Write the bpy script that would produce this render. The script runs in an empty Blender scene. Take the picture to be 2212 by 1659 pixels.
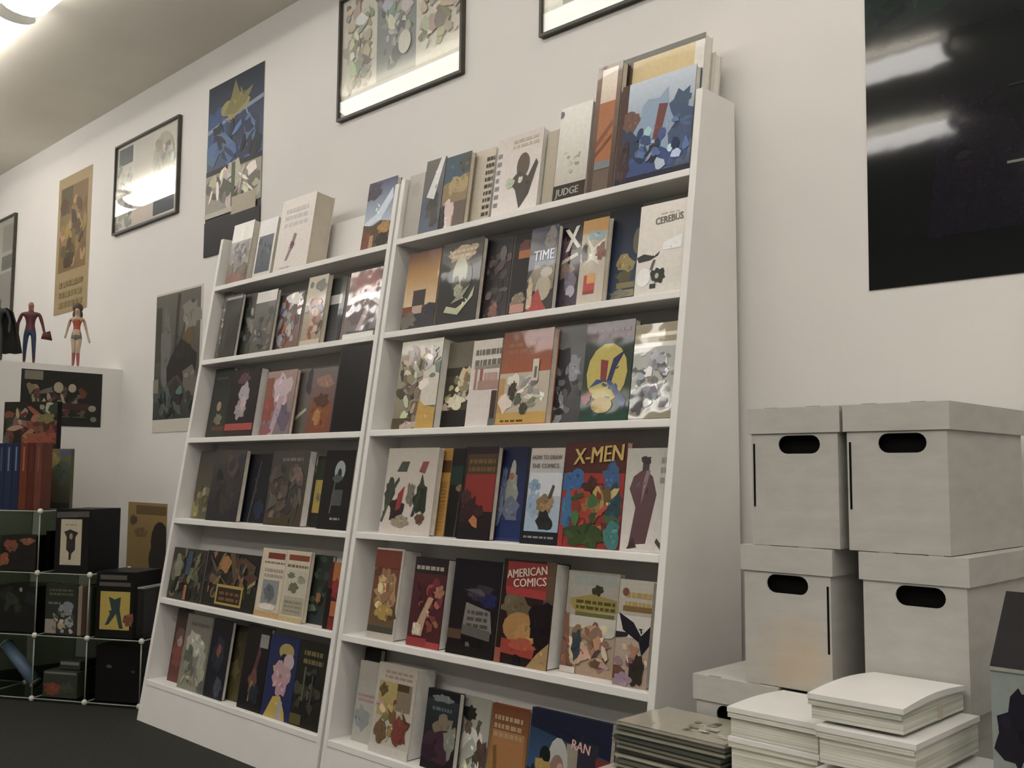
import bpy, bmesh, math, random
from mathutils import Matrix, Vector

scene = bpy.context.scene
COL = scene.collection

# ------------------------------------------------------------------ camera, world, exposure
cam_data = bpy.data.cameras.new('camera')
cam_data.sensor_width = 36.0
cam_data.lens = 36.0 * 2147.5 / 2212.0
cam_data.clip_start = 0.05
cam = bpy.data.objects.new('camera', cam_data)
COL.objects.link(cam)
_r = Vector((0.71010695, 0.70407122, 0.00564252))
_u = Vector((0.05759774, -0.06607479, 0.9961509))
_f = Vector((-0.70173401, 0.70704868, 0.08747308))
_m = Matrix.Identity(4)
for i in range(3):
    _m[i][0] = _r[i]; _m[i][1] = _u[i]; _m[i][2] = -_f[i]
_m[0][3], _m[1][3], _m[2][3] = 2.99213, -2.21381, 0.95501
cam.matrix_world = _m
scene.camera = cam

world = bpy.data.worlds.new('world')
scene.world = world
world.use_nodes = True
world.node_tree.nodes['Background'].inputs[0].default_value = (0.5, 0.5, 0.47, 1)
world.node_tree.nodes['Background'].inputs[1].default_value = 0.05

vs = scene.view_settings
vs.view_transform = 'Standard'
vs.look = 'None'
vs.gamma = 1.0
vs.use_curve_mapping = False
vs.exposure = 1.22
ROW_STRENGTH = {'wall': 2.0, 'room': 4.9}
TUBE_COLOR = (1.0, 0.955, 0.915)
CEIL = 2.95
WALL = 0.035

# ------------------------------------------------------------------ helpers
def s2l(c):
    return c / 12.92 if c <= 0.04045 else ((c + 0.055) / 1.055) ** 2.4
def hexlin(h, gain=1.0, cap=0.9):
    h = h.lstrip('#')
    return tuple(min(cap, s2l(int(h[i:i + 2], 16) / 255.0) * gain) for i in (0, 2, 4)) + (1.0,)

def make_mat(name, color, rough=0.6, noise=0.08, scale=12.0, bump=0.0, bump_scale=200.0, coat=0.0, spec=0.5, metal=0.0, stretch=None):
    m = bpy.data.materials.new(name); m.use_nodes = True
    nt = m.node_tree; b = nt.nodes['Principled BSDF']
    b.inputs['Roughness'].default_value = rough
    b.inputs['Metallic'].default_value = metal
    b.inputs['Specular IOR Level'].default_value = spec
    b.inputs['Coat Weight'].default_value = coat
    b.inputs['Coat Roughness'].default_value = 0.08
    tc = nt.nodes.new('ShaderNodeTexCoord')
    mp = nt.nodes.new('ShaderNodeMapping')
    if stretch: mp.inputs['Scale'].default_value = stretch
    nt.links.new(tc.outputs['Object'], mp.inputs[0])
    n = nt.nodes.new('ShaderNodeTexNoise'); n.inputs['Scale'].default_value = scale; n.inputs['Detail'].default_value = 4
    nt.links.new(mp.outputs[0], n.inputs['Vector'])
    r = nt.nodes.new('ShaderNodeValToRGB')
    lo = [c * (1 - noise) for c in color[:3]] + [1]; hi = [min(1, c * (1 + noise)) for c in color[:3]] + [1]
    r.color_ramp.elements[0].position = 0.3; r.color_ramp.elements[0].color = lo
    r.color_ramp.elements[1].position = 0.7; r.color_ramp.elements[1].color = hi
    nt.links.new(n.outputs['Fac'], r.inputs[0]); nt.links.new(r.outputs[0], b.inputs['Base Color'])
    if bump:
        n2 = nt.nodes.new('ShaderNodeTexNoise'); n2.inputs['Scale'].default_value = bump_scale; n2.inputs['Detail'].default_value = 3
        nt.links.new(mp.outputs[0], n2.inputs['Vector'])
        bp = nt.nodes.new('ShaderNodeBump'); bp.inputs['Strength'].default_value = bump; bp.inputs['Distance'].default_value = 0.004
        nt.links.new(n2.outputs['Fac'], bp.inputs['Height']); nt.links.new(bp.outputs[0], b.inputs['Normal'])
    return m

def make_print(name, rough, coat, wobble=0.0, spec=0.5):
    """ink on paper: colour comes from the printed shapes of each cover, with a faint procedural grain"""
    m = bpy.data.materials.new(name); m.use_nodes = True
    nt = m.node_tree; b = nt.nodes['Principled BSDF']
    b.inputs['Roughness'].default_value = rough
    b.inputs['Coat Weight'].default_value = coat
    b.inputs['Specular IOR Level'].default_value = spec
    b.inputs['Coat Roughness'].default_value = 0.05
    at = nt.nodes.new('ShaderNodeVertexColor'); at.layer_name = 'Col'
    tc = nt.nodes.new('ShaderNodeTexCoord')
    n = nt.nodes.new('ShaderNodeTexNoise'); n.inputs['Scale'].default_value = 75; n.inputs['Detail'].default_value = 6
    nt.links.new(tc.outputs['Object'], n.inputs['Vector'])
    mr = nt.nodes.new('ShaderNodeMapRange'); mr.inputs[3].default_value = 0.87; mr.inputs[4].default_value = 1.13
    nt.links.new(n.outputs['Fac'], mr.inputs[0])
    mx = nt.nodes.new('ShaderNodeVectorMath'); mx.operation = 'SCALE'
    nt.links.new(at.outputs['Color'], mx.inputs[0]); nt.links.new(mr.outputs[0], mx.inputs['Scale'])
    nt.links.new(mx.outputs[0], b.inputs['Base Color'])
    if wobble:
        n2 = nt.nodes.new('ShaderNodeTexNoise'); n2.inputs['Scale'].default_value = 7
        nt.links.new(tc.outputs['Object'], n2.inputs['Vector'])
        bp = nt.nodes.new('ShaderNodeBump'); bp.inputs['Strength'].default_value = wobble; bp.inputs['Distance'].default_value = 0.01
        nt.links.new(n2.outputs['Fac'], bp.inputs['Height'])
        nt.links.new(bp.outputs[0], b.inputs['Normal']); nt.links.new(bp.outputs[0], b.inputs['Coat Normal'])
    return m

def make_pane(name, tint=(1, 1, 1), ior=1.5, rough=0.02, wobble=0.0):
    m = bpy.data.materials.new(name); m.use_nodes = True
    nt = m.node_tree; nt.nodes.remove(nt.nodes['Principled BSDF'])
    out = nt.nodes['Material Output']
    tr = nt.nodes.new('ShaderNodeBsdfTransparent'); tr.inputs[0].default_value = (*tint, 1)
    gl = nt.nodes.new('ShaderNodeBsdfGlossy'); gl.inputs['Roughness'].default_value = rough
    lw = nt.nodes.new('ShaderNodeLayerWeight'); lw.inputs[0].default_value = 0.5
    pw = nt.nodes.new('ShaderNodeMath'); pw.operation = 'POWER'; pw.inputs[1].default_value = 5.0
    nt.links.new(lw.outputs['Facing'], pw.inputs[0])
    fr = nt.nodes.new('ShaderNodeMath'); fr.operation = 'MULTIPLY_ADD'; f0 = ((ior - 1) / (ior + 1)) ** 2
    fr.inputs[1].default_value = 1 - f0; fr.inputs[2].default_value = f0
    nt.links.new(pw.outputs[0], fr.inputs[0])
    mix = nt.nodes.new('ShaderNodeMixShader')
    nt.links.new(fr.outputs[0], mix.inputs[0]); nt.links.new(tr.outputs[0], mix.inputs[1]); nt.links.new(gl.outputs[0], mix.inputs[2])
    nt.links.new(mix.outputs[0], out.inputs[0])
    if wobble:
        tc = nt.nodes.new('ShaderNodeTexCoord')
        n2 = nt.nodes.new('ShaderNodeTexNoise'); n2.inputs['Scale'].default_value = 5
        nt.links.new(tc.outputs['Object'], n2.inputs['Vector'])
        bp = nt.nodes.new('ShaderNodeBump'); bp.inputs['Strength'].default_value = wobble; bp.inputs['Distance'].default_value = 0.01
        nt.links.new(n2.outputs['Fac'], bp.inputs['Height']); nt.links.new(bp.outputs[0], gl.inputs['Normal'])
    return m

def make_emit(name, color, strength):
    m = bpy.data.materials.new(name); m.use_nodes = True
    b = m.node_tree.nodes['Principled BSDF']
    b.inputs['Base Color'].default_value = (0.8, 0.8, 0.8, 1)
    b.inputs['Emission Color'].default_value = (*color, 1)
    b.inputs['Emission Strength'].default_value = strength
    return m

def make_layers(name, base, dark, per_m):
    """stack of thin sheets seen edge-on: fine horizontal lines"""
    m = make_mat(name, base, 0.75, 0.05, 20)
    nt = m.node_tree; b = nt.nodes['Principled BSDF']
    src = b.inputs['Base Color'].links[0].from_socket
    tc = nt.nodes.new('ShaderNodeTexCoord')
    mp = nt.nodes.new('ShaderNodeMapping'); mp.inputs['Scale'].default_value = (2, 2, per_m)
    nt.links.new(tc.outputs['Object'], mp.inputs[0])
    n = nt.nodes.new('ShaderNodeTexNoise'); n.inputs['Scale'].default_value = 1.0; n.inputs['Detail'].default_value = 2
    nt.links.new(mp.outputs[0], n.inputs['Vector'])
    r = nt.nodes.new('ShaderNodeMapRange'); r.inputs[1].default_value = 0.35; r.inputs[2].default_value = 0.6
    nt.links.new(n.outputs['Fac'], r.inputs[0])
    mx = nt.nodes.new('ShaderNodeMix'); mx.data_type = 'RGBA'
    mx.inputs[6].default_value = (*dark, 1)
    nt.links.new(r.outputs[0], mx.inputs[0]); nt.links.new(src, mx.inputs[7])
    nt.links.new(mx.outputs[2], b.inputs['Base Color'])
    return m

def tag(o, label=None, cat=None, group=None, kind=None):
    if label: o['label'] = label
    if cat: o['category'] = cat
    if group: o['group'] = group
    if kind: o['kind'] = kind
    return o

def empty(name, mat=None, parent=None):
    o = bpy.data.objects.new(name, None); COL.objects.link(o); o.empty_display_size = 0.05
    if mat is not None: o.matrix_world = mat
    if parent: o.parent = parent
    return o

class MB:
    def __init__(s): s.v = []; s.f = []; s.c = []
    def face(s, pts, col=None):
        i = len(s.v); s.v += [tuple(p) for p in pts]; s.f.append(list(range(i, i + len(pts)))); s.c.append(col)
    def hexa(s, p):
        """eight corners: bottom 0-3 counter-clockwise from above, top 4-7"""
        i = len(s.v); s.v += [tuple(q) for q in p]
        for f in ((3, 2, 1, 0), (4, 5, 6, 7), (0, 1, 5, 4), (1, 2, 6, 5), (2, 3, 7, 6), (3, 0, 4, 7)):
            s.f.append([i + k for k in f]); s.c.append(None)
    def box(s, x0, x1, y0, y1, z0, z1):
        s.hexa([(x0, y0, z0), (x1, y0, z0), (x1, y1, z0), (x0, y1, z0), (x0, y0, z1), (x1, y0, z1), (x1, y1, z1), (x0, y1, z1)])
    def tube(s, a, b, r, n=10, caps=True, r2=None):
        a = Vector(a); b = Vector(b); d = (b - a).normalized()
        x = d.orthogonal().normalized(); y = d.cross(x); i = len(s.v); r2 = r if r2 is None else r2
        for p, q in ((a, r), (b, r2)):
            for k in range(n):
                t = 2 * math.pi * k / n
                s.v.append(tuple(p + x * q * math.cos(t) + y * q * math.sin(t)))
        for k in range(n):
            s.f.append([i + k, i + (k + 1) % n, i + n + (k + 1) % n, i + n + k]); s.c.append(None)
        if caps:
            s.f.append([i + k for k in range(n)][::-1]); s.c.append(None)
            s.f.append([i + n + k for k in range(n)]); s.c.append(None)
    def sphere(s, c, r, n=10, m=6, sc=(1, 1, 1)):
        i = len(s.v)
        for a in range(m + 1):
            ph = math.pi * a / m
            for b in range(n):
                t = 2 * math.pi * b / n
                s.v.append((c[0] + r * sc[0] * math.sin(ph) * math.cos(t), c[1] + r * sc[1] * math.sin(ph) * math.sin(t), c[2] + r * sc[2] * math.cos(ph)))
        for a in range(m):
            for b in range(n):
                s.f.append([i + a * n + b, i + (a + 1) * n + b, i + (a + 1) * n + (b + 1) % n, i + a * n + (b + 1) % n]); s.c.append(None)
    def build(s, name, mat, parent=None, smooth=False, bevel=0.0):
        me = bpy.data.meshes.new(name); me.from_pydata(s.v, [], s.f); me.update()
        if any(c is not None for c in s.c):
            ca = me.color_attributes.new('Col', 'FLOAT_COLOR', 'CORNER')
            k = 0
            for p, c in zip(me.polygons, s.c):
                for j in range(p.loop_total):
                    col = c if c is not None else (0.5, 0.5, 0.5, 1)
                    if isinstance(col, list): col = col[j]
                    ca.data[p.loop_start + j].color = col
        me.materials.append(mat)
        if smooth:
            for p in me.polygons: p.use_smooth = True
        o = bpy.data.objects.new(name, me); COL.objects.link(o)
        if parent: o.parent = parent
        if bevel:
            b = o.modifiers.new('bevel', 'BEVEL'); b.width = bevel; b.segments = 2; b.limit_method = 'ANGLE'
        return o

def struct(o):
    o['kind'] = 'structure'; return o

# ------------------------------------------------------------------ materials
M = {}
M['wall'] = make_mat('wall_paint', (0.72, 0.70, 0.67), 0.75, 0.035, 1.3, 0.05, 160)
M['ceiling'] = make_mat('ceiling_paint', (0.88, 0.84, 0.735), 0.85, 0.10, 0.9, 0.1, 120)
M['darkwall'] = make_mat('dark_wall_paint', (0.16, 0.155, 0.145), 0.7, 0.1, 1.5)
M['floor'] = make_mat('dark_carpet', (0.011, 0.012, 0.008), 0.95, 0.35, 90, 0.5, 400)
M['white'] = make_mat('white_melamine', (0.76, 0.745, 0.715), 0.45, 0.03, 5)
M['board'] = make_mat('grey_white_cardboard', (0.455, 0.447, 0.415), 0.8, 0.07, 14, 0.05, 120, stretch=(1, 1, 3))
def add_stain(m, center, radius, color):
    """a soft old water stain soaked into the card"""
    nt = m.node_tree; b = nt.nodes['Principled BSDF']; src = b.inputs['Base Color'].links[0].from_socket
    tc = nt.nodes.new('ShaderNodeTexCoord')
    n = nt.nodes.new('ShaderNodeTexNoise'); n.inputs['Scale'].default_value = 22; n.inputs['Detail'].default_value = 5
    nt.links.new(tc.outputs['Object'], n.inputs['Vector'])
    d = nt.nodes.new('ShaderNodeVectorMath'); d.operation = 'DISTANCE'; d.inputs[1].default_value = center
    nt.links.new(tc.outputs['Object'], d.inputs[0])
    r = nt.nodes.new('ShaderNodeMapRange'); r.inputs[1].default_value = radius; r.inputs[2].default_value = 0.0; r.inputs[3].default_value = 0.0; r.inputs[4].default_value = 1.3
    nt.links.new(d.outputs['Value'], r.inputs[0])
    k = nt.nodes.new('ShaderNodeMath'); k.operation = 'MULTIPLY'; k.use_clamp = True
    nt.links.new(r.outputs[0], k.inputs[0]); nt.links.new(n.outputs['Fac'], k.inputs[1])
    mx = nt.nodes.new('ShaderNodeMix'); mx.data_type = 'RGBA'; mx.inputs[7].default_value = (*color, 1)
    nt.links.new(k.outputs[0], mx.inputs[0]); nt.links.new(src, mx.inputs[6]); nt.links.new(mx.outputs[2], b.inputs['Base Color'])
    return m
M['hole'] = make_mat('painted_hole_shade', (0.006, 0.005, 0.005), 0.9, spec=0.1)  # near-black colour painted as the shade inside box holes and slots
M['stain'] = add_stain(make_mat('stained_cardboard', (0.455, 0.447, 0.415), 0.8, 0.07, 14, 0.05, 120, stretch=(1, 1, 3)), (0.118, 0.004, 0.055), 0.11, (0.52, 0.39, 0.24))
M['tabfold'] = make_mat('brown_card_edge', (0.34, 0.29, 0.22), 0.85)
M['sheet'] = make_mat('white_backing_board', (0.72, 0.715, 0.69), 0.4, 0.03, 8)
M['layers'] = make_layers('backing_board_edges', (0.70, 0.70, 0.63), (0.42, 0.43, 0.36), 260)
M['paper'] = make_mat('page_paper', (0.66, 0.62, 0.53), 0.85, 0.08, 60)
M['paperwhite'] = make_mat('white_page_paper', (0.74, 0.72, 0.67), 0.85, 0.05, 60)
M['print'] = make_print('cover_ink', 0.42, 0.0, 0.0, 0.25)
M['gloss'] = make_print('glossy_cover_ink', 0.35, 0.4, 0.12, 0.2)
M['bag'] = make_print('bagged_cover_ink', 0.3, 0.9, 0.5)
M['poster'] = make_print('poster_ink', 0.5, 0.0, 0.0, 0.3)
M['lamin'] = make_print('laminated_poster_ink', 0.4, 1.0, 0.03, 0.0)
M['glass'] = make_pane('picture_glass', (0.99, 1, 0.99), 1.8, 0.01)
M['smoke'] = make_pane('smoky_plastic', (0.62, 0.66, 0.60), 1.45, 0.08)
M['clear'] = make_pane('clear_plastic', (0.93, 0.95, 0.95), 1.45, 0.04)
M['frame'] = make_mat('dark_wood_frame', (0.05, 0.045, 0.035), 0.4, 0.2, 20)
M['rod'] = make_mat('pale_plastic_edge', (0.30, 0.32, 0.28), 0.4, 0.05)
M['knob'] = make_mat('white_plastic_knob', (0.62, 0.62, 0.55), 0.4, 0.04)
M['black'] = make_mat('black_card', (0.010, 0.009, 0.010), 0.5, 0.2, 10, spec=0.2)
M['blackgloss'] = make_mat('black_shiny_plastic', (0.010, 0.010, 0.010), 0.35, 0.2, 10, 0.4, 14, coat=0.25, spec=0.2)
M['beige'] = make_mat('beige_card', (0.50, 0.45, 0.36), 0.7, 0.06, 20)
M['fixture'] = make_mat('white_enamel', (0.8, 0.8, 0.78), 0.4, 0.02)
M['wall_diffuser'] = make_emit('dim_diffuser_glow', TUBE_COLOR, ROW_STRENGTH['wall'])
M['room_diffuser'] = make_emit('diffuser_glow', TUBE_COLOR, ROW_STRENGTH['room'])
M['wood'] = make_mat('table_laminate', (0.45, 0.42, 0.36), 0.5, 0.1, 9)
_solid = {}
def solid(hexc, rough=0.5):
    key = (hexc, rough)
    if key not in _solid:
        _solid[key] = make_mat('coating_' + hexc, hexlin(hexc, 1.0), rough, 0.10, 18, spec=0.3)
    return _solid[key]

# ------------------------------------------------------------------ room shell
def slab(name, x0, x1, y0, y1, z0, z1, mat):
    b = MB(); b.box(x0, x1, y0, y1, z0, z1); return struct(b.build(name, mat))
slab('floor', -5.6, 4.6, -6.0, WALL, -0.10, 0.0, M['floor'])
slab('ceiling', -5.6, 4.6, -6.0, WALL, CEIL, CEIL + 0.1, M['ceiling'])
slab('wall_back', -5.7, 4.7, WALL, WALL + 0.1, -0.10, CEIL + 0.1, M['wall'])
slab('wall_left', -5.7, -5.6, -6.0, WALL, -0.10, CEIL + 0.1, M['wall'])
slab('wall_right', 4.6, 4.7, -6.0, WALL, -0.10, CEIL + 0.1, M['wall'])
slab('wall_front', -5.7, 4.7, -6.1, -6.0, -0.10, CEIL + 0.1, M['darkwall'])
slab('wall_partition', -2.42, -2.12, -1.7, WALL, 0.0, 1.475, M['wall'])

# ceiling lights: fluorescent strip fittings with wraparound diffusers
def strip_light(x, y, label, glow):
    t = empty('strip_light', Matrix.Translation((x, y, CEIL)))
    tag(t, label, 'ceiling light', 'fluorescent strip lights')
    b = MB(); b.box(-0.62, 0.62, -0.032, 0.032, -0.028, 0.0); b.build('housing', M['fixture'], t)
    n = 16; b = MB(); prof = [(0.088 * math.cos(2 * math.pi * k / n), -0.066 - 0.036 * math.sin(2 * math.pi * k / n)) for k in range(n)]
    for k in range(n):
        (ya, za), (yb, zb) = prof[k], prof[(k + 1) % n]
        b.face([(-0.6, ya, za), (0.6, ya, za), (0.6, yb, zb), (-0.6, yb, zb)])
    b.build('diffuser', M[glow], t)
    for s in (-1, 1):
        b = MB(); x0 = 0.6 * s
        b.face([(x0, q[0], q[1]) for q in (prof if s < 0 else prof[::-1])])
        b.face([(x0 + 0.006 * s, q[0], q[1]) for q in (prof[::-1] if s < 0 else prof)])
        b.build('end_cap', M['fixture'], t)
END = ['first', 'second', 'third', 'fourth', 'fifth', 'sixth', 'seventh']
for n, x in enumerate((-4.6, -3.3, -2.0, -0.7, 0.6, 1.9, 3.2)):
    strip_light(x, -0.815, 'fluorescent strip in the row beside the poster wall, ' + END[n] + ' from the far end', 'room_diffuser' if x > 3 or -3.5 < x < -3 else 'wall_diffuser')
for n, x in enumerate((-3.0, -1.2, 0.7, 2.6, 3.95)):  # the fifth strip is an added light to brighten right-facing sides
    strip_light(x, -2.25, 'fluorescent strip in the row second from the poster wall, ' + END[n] + ' from the far end', 'room_diffuser')
for n, x in enumerate((-3.1, -1.4, 0.34, 2.1, 3.7)):
    strip_light(x, -3.28, 'fluorescent strip in the row third from the poster wall, ' + END[n] + ' from the far end', 'room_diffuser')
for n, x in enumerate((-1.9, 1.6, 3.6)):
    strip_light(x, -4.6, 'fluorescent strip in the row farthest from the posters, ' + END[n] + ' from the far end', 'room_diffuser')

# ------------------------------------------------------------------ printed art
EPS = 0.00006
def C_(h):
    c = hexlin(h, 1.0, 0.86); g = 0.3 * c[0] + 0.59 * c[1] + 0.11 * c[2]
    k = 0.88 + 0.50 * g                                   # paper white prints a little brighter than solid ink
    return tuple(min(0.86, (v * 0.84 + g * 0.16) * k) for v in c[:3]) + (1.0,)
def clampp(p): return (min(1, max(0, p[0])), min(1, max(0, p[1])))

def text_mesh(body, bold=0.006):
    cu = bpy.data.curves.new('lettering', 'FONT'); cu.body = body; cu.size = 1; cu.offset = 0.0; cu.resolution_u = 2
    ob = bpy.data.objects.new('lettering', cu); COL.objects.link(ob)
    dg = bpy.context.evaluated_depsgraph_get()
    me = bpy.data.meshes.new_from_object(ob.evaluated_get(dg))
    bpy.data.objects.remove(ob); bpy.data.curves.remove(cu)
    return me

def art(parent, w, h, ops, mat, name='cover_print', y0=0.0, seed=1):
    """ops are printed shapes in fractions of the sheet: x to the right, y up"""
    rnd = random.Random(seed); mb = MB(); lay = [0]
    titles = []
    def put(pts, col):
        lay[0] += 1; y = y0 - EPS * lay[0]
        pts = [clampp(p) for p in pts]
        mb.face([(p[0] * w, y, p[1] * h) for p in pts], col)
    def blob(cx, cy, rx, ry, col, rot=0.0, jag=0.0, n=14):
        pts = []
        for k in range(n):
            t = 2 * math.pi * k / n; q = 1 + (rnd.uniform(-jag, jag) if jag else 0)
            dx = rx * w * q * math.cos(t); dy = ry * h * q * math.sin(t)
            c, s = math.cos(rot), math.sin(rot)
            pts.append((cx + (c * dx - s * dy) / w, cy + (s * dx + c * dy) / h))
        put(pts, col)
    def vary(col, lo=0.55, hi=1.55):
        q = rnd.uniform(lo, hi); d = [rnd.uniform(0.85, 1.15) for _ in range(3)]
        return tuple(min(0.86, col[i] * q * d[i]) for i in range(3)) + (1.0,)
    def detail(cx, cy, rx, ry, col, n):
        """small brush strokes of nearby ink inside a printed shape; they share one ink layer"""
        lay[0] += 1; y = y0 - EPS * lay[0]; lay[0] += n * 0.12
        for i in range(n):
            t = rnd.uniform(0, 6.28); q = math.sqrt(rnd.random()) * 0.8
            x0, z0 = cx + rx * q * math.cos(t), cy + ry * q * math.sin(t)
            a = rnd.uniform(0.12, 0.30) * rx; b = rnd.uniform(0.06, 0.22) * ry; th = rnd.uniform(0, 3.14)
            pts = []
            for k2 in range(7):
                u = 2 * math.pi * k2 / 7; qq = rnd.uniform(0.7, 1.3)
                dx, dy = a * w * qq * math.cos(u), b * h * qq * math.sin(u)
                pts.append(clampp((x0 + (math.cos(th) * dx - math.sin(th) * dy) / w, z0 + (math.sin(th) * dx + math.cos(th) * dy) / h)))
            mb.face([(p[0] * w, y - i * EPS * 0.12, p[1] * h) for p in pts], vary(col))
    for op in ops:
        k = op[0]
        if k == 'r':
            _, a, b, c, d, col = op; put([(a, b), (c, b), (c, d), (a, d)], C_(col))
        elif k == 'g':
            _, a, b, c, d, bot, top = op; put([(a, b), (c, b), (c, d), (a, d)], [C_(bot), C_(bot), C_(top), C_(top)])
        elif k == 'e':
            blob(op[1], op[2], op[3], op[4], C_(op[5]), math.radians(op[6]) if len(op) > 6 else 0)
        elif k == 'j':
            blob(op[1], op[2], op[3], op[4], C_(op[5]), math.radians(op[6]) if len(op) > 6 else 0, 0.28, 18); detail(op[1], op[2], op[3], op[4], C_(op[5]), 7)
        elif k == 'p':
            put(op[1], C_(op[2]))
            xs = [q[0] for q in op[1]]; ys = [q[1] for q in op[1]]
            detail(sum(xs) / len(xs), sum(ys) / len(ys), (max(xs) - min(xs)) * .3, (max(ys) - min(ys)) * .3, C_(op[2]), 4)
        elif k == 's':          # a scatter of irregular strokes
            _, n, a, b, c, d, pal, r0, r1 = op
            for i in range(n):
                r = rnd.uniform(r0, r1)
                blob(rnd.uniform(a, c), rnd.uniform(b, d), r, r * rnd.uniform(0.35, 1.0) * w / h * 1.2, vary(C_(pal[i % len(pal)]), .8, 1.25), rnd.uniform(0, 3.1), 0.35, 9)
            for c4 in pal[:3]: detail((a + c) / 2, (b + d) / 2, (c - a) * .55, (d - b) * .55, C_(c4), max(3, n // 3))
        elif k == 'w':          # rows of illegible small print
            _, n, a, b, c, d, col = op
            st = (d - b) / n
            for i in range(n):
                x = a
                while x < c - 0.02:
                    x1 = min(c, x + rnd.uniform(0.05, 0.16)); put([(x, b + i * st), (x1, b + i * st), (x1, b + i * st + st * 0.55), (x, b + i * st + st * 0.55)], C_(col)); x = x1 + 0.03
        elif k == 't':
            titles.append(op)
    o = mb.build(name, mat, parent)
    for op in titles:
        _, body, x, y, tw, th, col = op[:7]; rot = math.radians(op[7]) if len(op) > 7 else 0; shear = op[8] if len(op) > 8 else 0
        me0 = text_mesh(body)
        xs = [v.co.x for v in me0.vertices]; ys = [v.co.y for v in me0.vertices]
        ax, ay = min(xs), min(ys); bx, by = max(xs) - ax, max(ys) - ay
        lay[0] += 1; vv, ff = [], []
        for q in range(3):                                   # three impressions side by side make the strokes bold
            base = len(vv); yy = y0 - EPS * (lay[0] + 2 + q * 0.5)
            for v in me0.vertices:
                px = (v.co.x - ax) / bx * tw * w + (q - 1) * 0.018 * th * h * 2; pz = (v.co.y - ay) / by * th * h; px += pz * shear
                c, s = math.cos(rot), math.sin(rot)
                vv.append((x * w + c * px - s * pz, yy, y * h + s * px + c * pz))
            ff += [[base + k2 for k2 in pl.vertices] for pl in me0.polygons]
        bpy.data.meshes.remove(me0)
        me = bpy.data.meshes.new('title_lettering'); me.from_pydata(vv, [], ff); me.update()
        me.materials.clear(); me.materials.append(mat)
        ca = me.color_attributes.new('Col', 'FLOAT_COLOR', 'CORNER')
        for d in ca.data: d.color = C_(col)
        t = bpy.data.objects.new('title_lettering', me); COL.objects.link(t); t.parent = parent
    return o

# ------------------------------------------------------------------ the two slanted bookcases
UW, D0, K = 1.186, 0.1497, 0.1509
ZS = {'L': [0.1524, 0.4570, 0.7630, 1.0808, 1.3987, 1.7098], 'R': [0.1511, 0.4569, 0.7647, 1.0828, 1.4007, 1.7169]}
ZT = {'L': 1.917, 'R': 1.929}
PHI = 0.0163057
_xr = 0.4205 + UW
UM = {'L': Matrix.Translation((-0.7697, 0, 0)),
      'R': Matrix.Translation((_xr - math.cos(PHI) * UW, 0.0216 - math.sin(PHI) * UW, 0)) @ Matrix.Rotation(PHI, 4, 'Z')}
def fr(z): return -(D0 + K * (2.0 - z))
BACK = 0.13      # the slanted back board lies this far behind the slanted front

def bookcase(unit, label):
    zt = ZT[unit]; r = empty('bookcase', UM[unit]); tag(r, label, 'bookcase', 'slanted white bookcases')
    T = 0.02
    for a in (0.0, UW - T):
        b = MB(); b.hexa([(a, fr(0), 0), (a + T, fr(0), 0), (a + T, -0.01, 0), (a, -0.01, 0), (a, fr(zt), zt), (a + T, fr(zt), zt), (a + T, -0.01, zt), (a, -0.01, zt)])
        b.build('side_panel', M['white'], r, False, 0.0015)
    b = MB(); zt2 = zt - 0.02
    b.hexa([(T, fr(0) + BACK, 0), (UW - T, fr(0) + BACK, 0), (UW - T, fr(0) + BACK + 0.006, 0), (T, fr(0) + BACK + 0.006, 0),
            (T, fr(zt2) + BACK, zt2), (UW - T, fr(zt2) + BACK, zt2), (UW - T, fr(zt2) + BACK + 0.006, zt2), (T, fr(zt2) + BACK + 0.006, zt2)])
    b.build('back_board', M['white'], r)
    for z in ZS[unit]:
        b = MB(); y1 = fr(z - T) + BACK - 0.001
        b.hexa([(T, fr(z - T), z - T), (UW - T, fr(z - T), z - T), (UW - T, y1, z - T), (T, y1, z - T),
                (T, fr(z), z), (UW - T, fr(z), z), (UW - T, y1, z), (T, y1, z)])
        b.build('shelf', M['white'], r, False, 0.002)
    z = ZS[unit][0] - T
    b = MB(); b.hexa([(T, fr(0) + .002, 0), (UW - T, fr(0) + .002, 0), (UW - T, fr(0) + .018, 0), (T, fr(0) + .018, 0),
                      (T, fr(z) + .002, z), (UW - T, fr(z) + .002, z), (UW - T, fr(z) + .018, z), (T, fr(z) + .018, z)])
    b.build('kick_board', M['white'], r)
    return r
bookcase('R', 'white slanted bookcase beside the stacked cardboard boxes')
bookcase('L', 'white slanted bookcase between the plastic cube rack and another bookcase')

# ------------------------------------------------------------------ books facing out on the shelves
TILT = math.atan(K)
def book(unit, row, u, w, h, o, th, name, cat, label, mat, coverhex, ops, pages='paper', seed=1, group='books facing out on the slanted shelves'):
    z = ZS[unit][6 - row]
    m = UM[unit] @ Matrix.Translation((u, fr(z) + o, z + 0.0004)) @ Matrix.Rotation(-TILT, 4, 'X')
    r = empty(name, m); tag(r, label, cat, group)
    tb = math.tan(TILT)
    def hx(b, x0, x1, y0, y1, z0, z1):
        b.hexa([(x0, y0, z0 + y0 * tb), (x1, y0, z0 + y0 * tb), (x1, y1, z0 + y1 * tb), (x0, y1, z0 + y1 * tb), (x0, y0, z1), (x1, y0, z1), (x1, y1, z1), (x0, y1, z1)])
    c = min(0.0016, th * 0.12)
    b = MB(); hx(b, 0, w, 0, c, 0, h); hx(b, 0, w, th - c, th, 0, h); hx(b, 0, c, c, th - c, 0, h)
    b.build('cover', solid(coverhex), r)
    b = MB(); hx(b, c, w - 0.003, c, th - c, 0.002, h - 0.003); b.build('page_block', M[pages], r)
    art(r, w, h, ops, M[mat], 'cover_print', -0.0002, seed)
    return r

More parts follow.
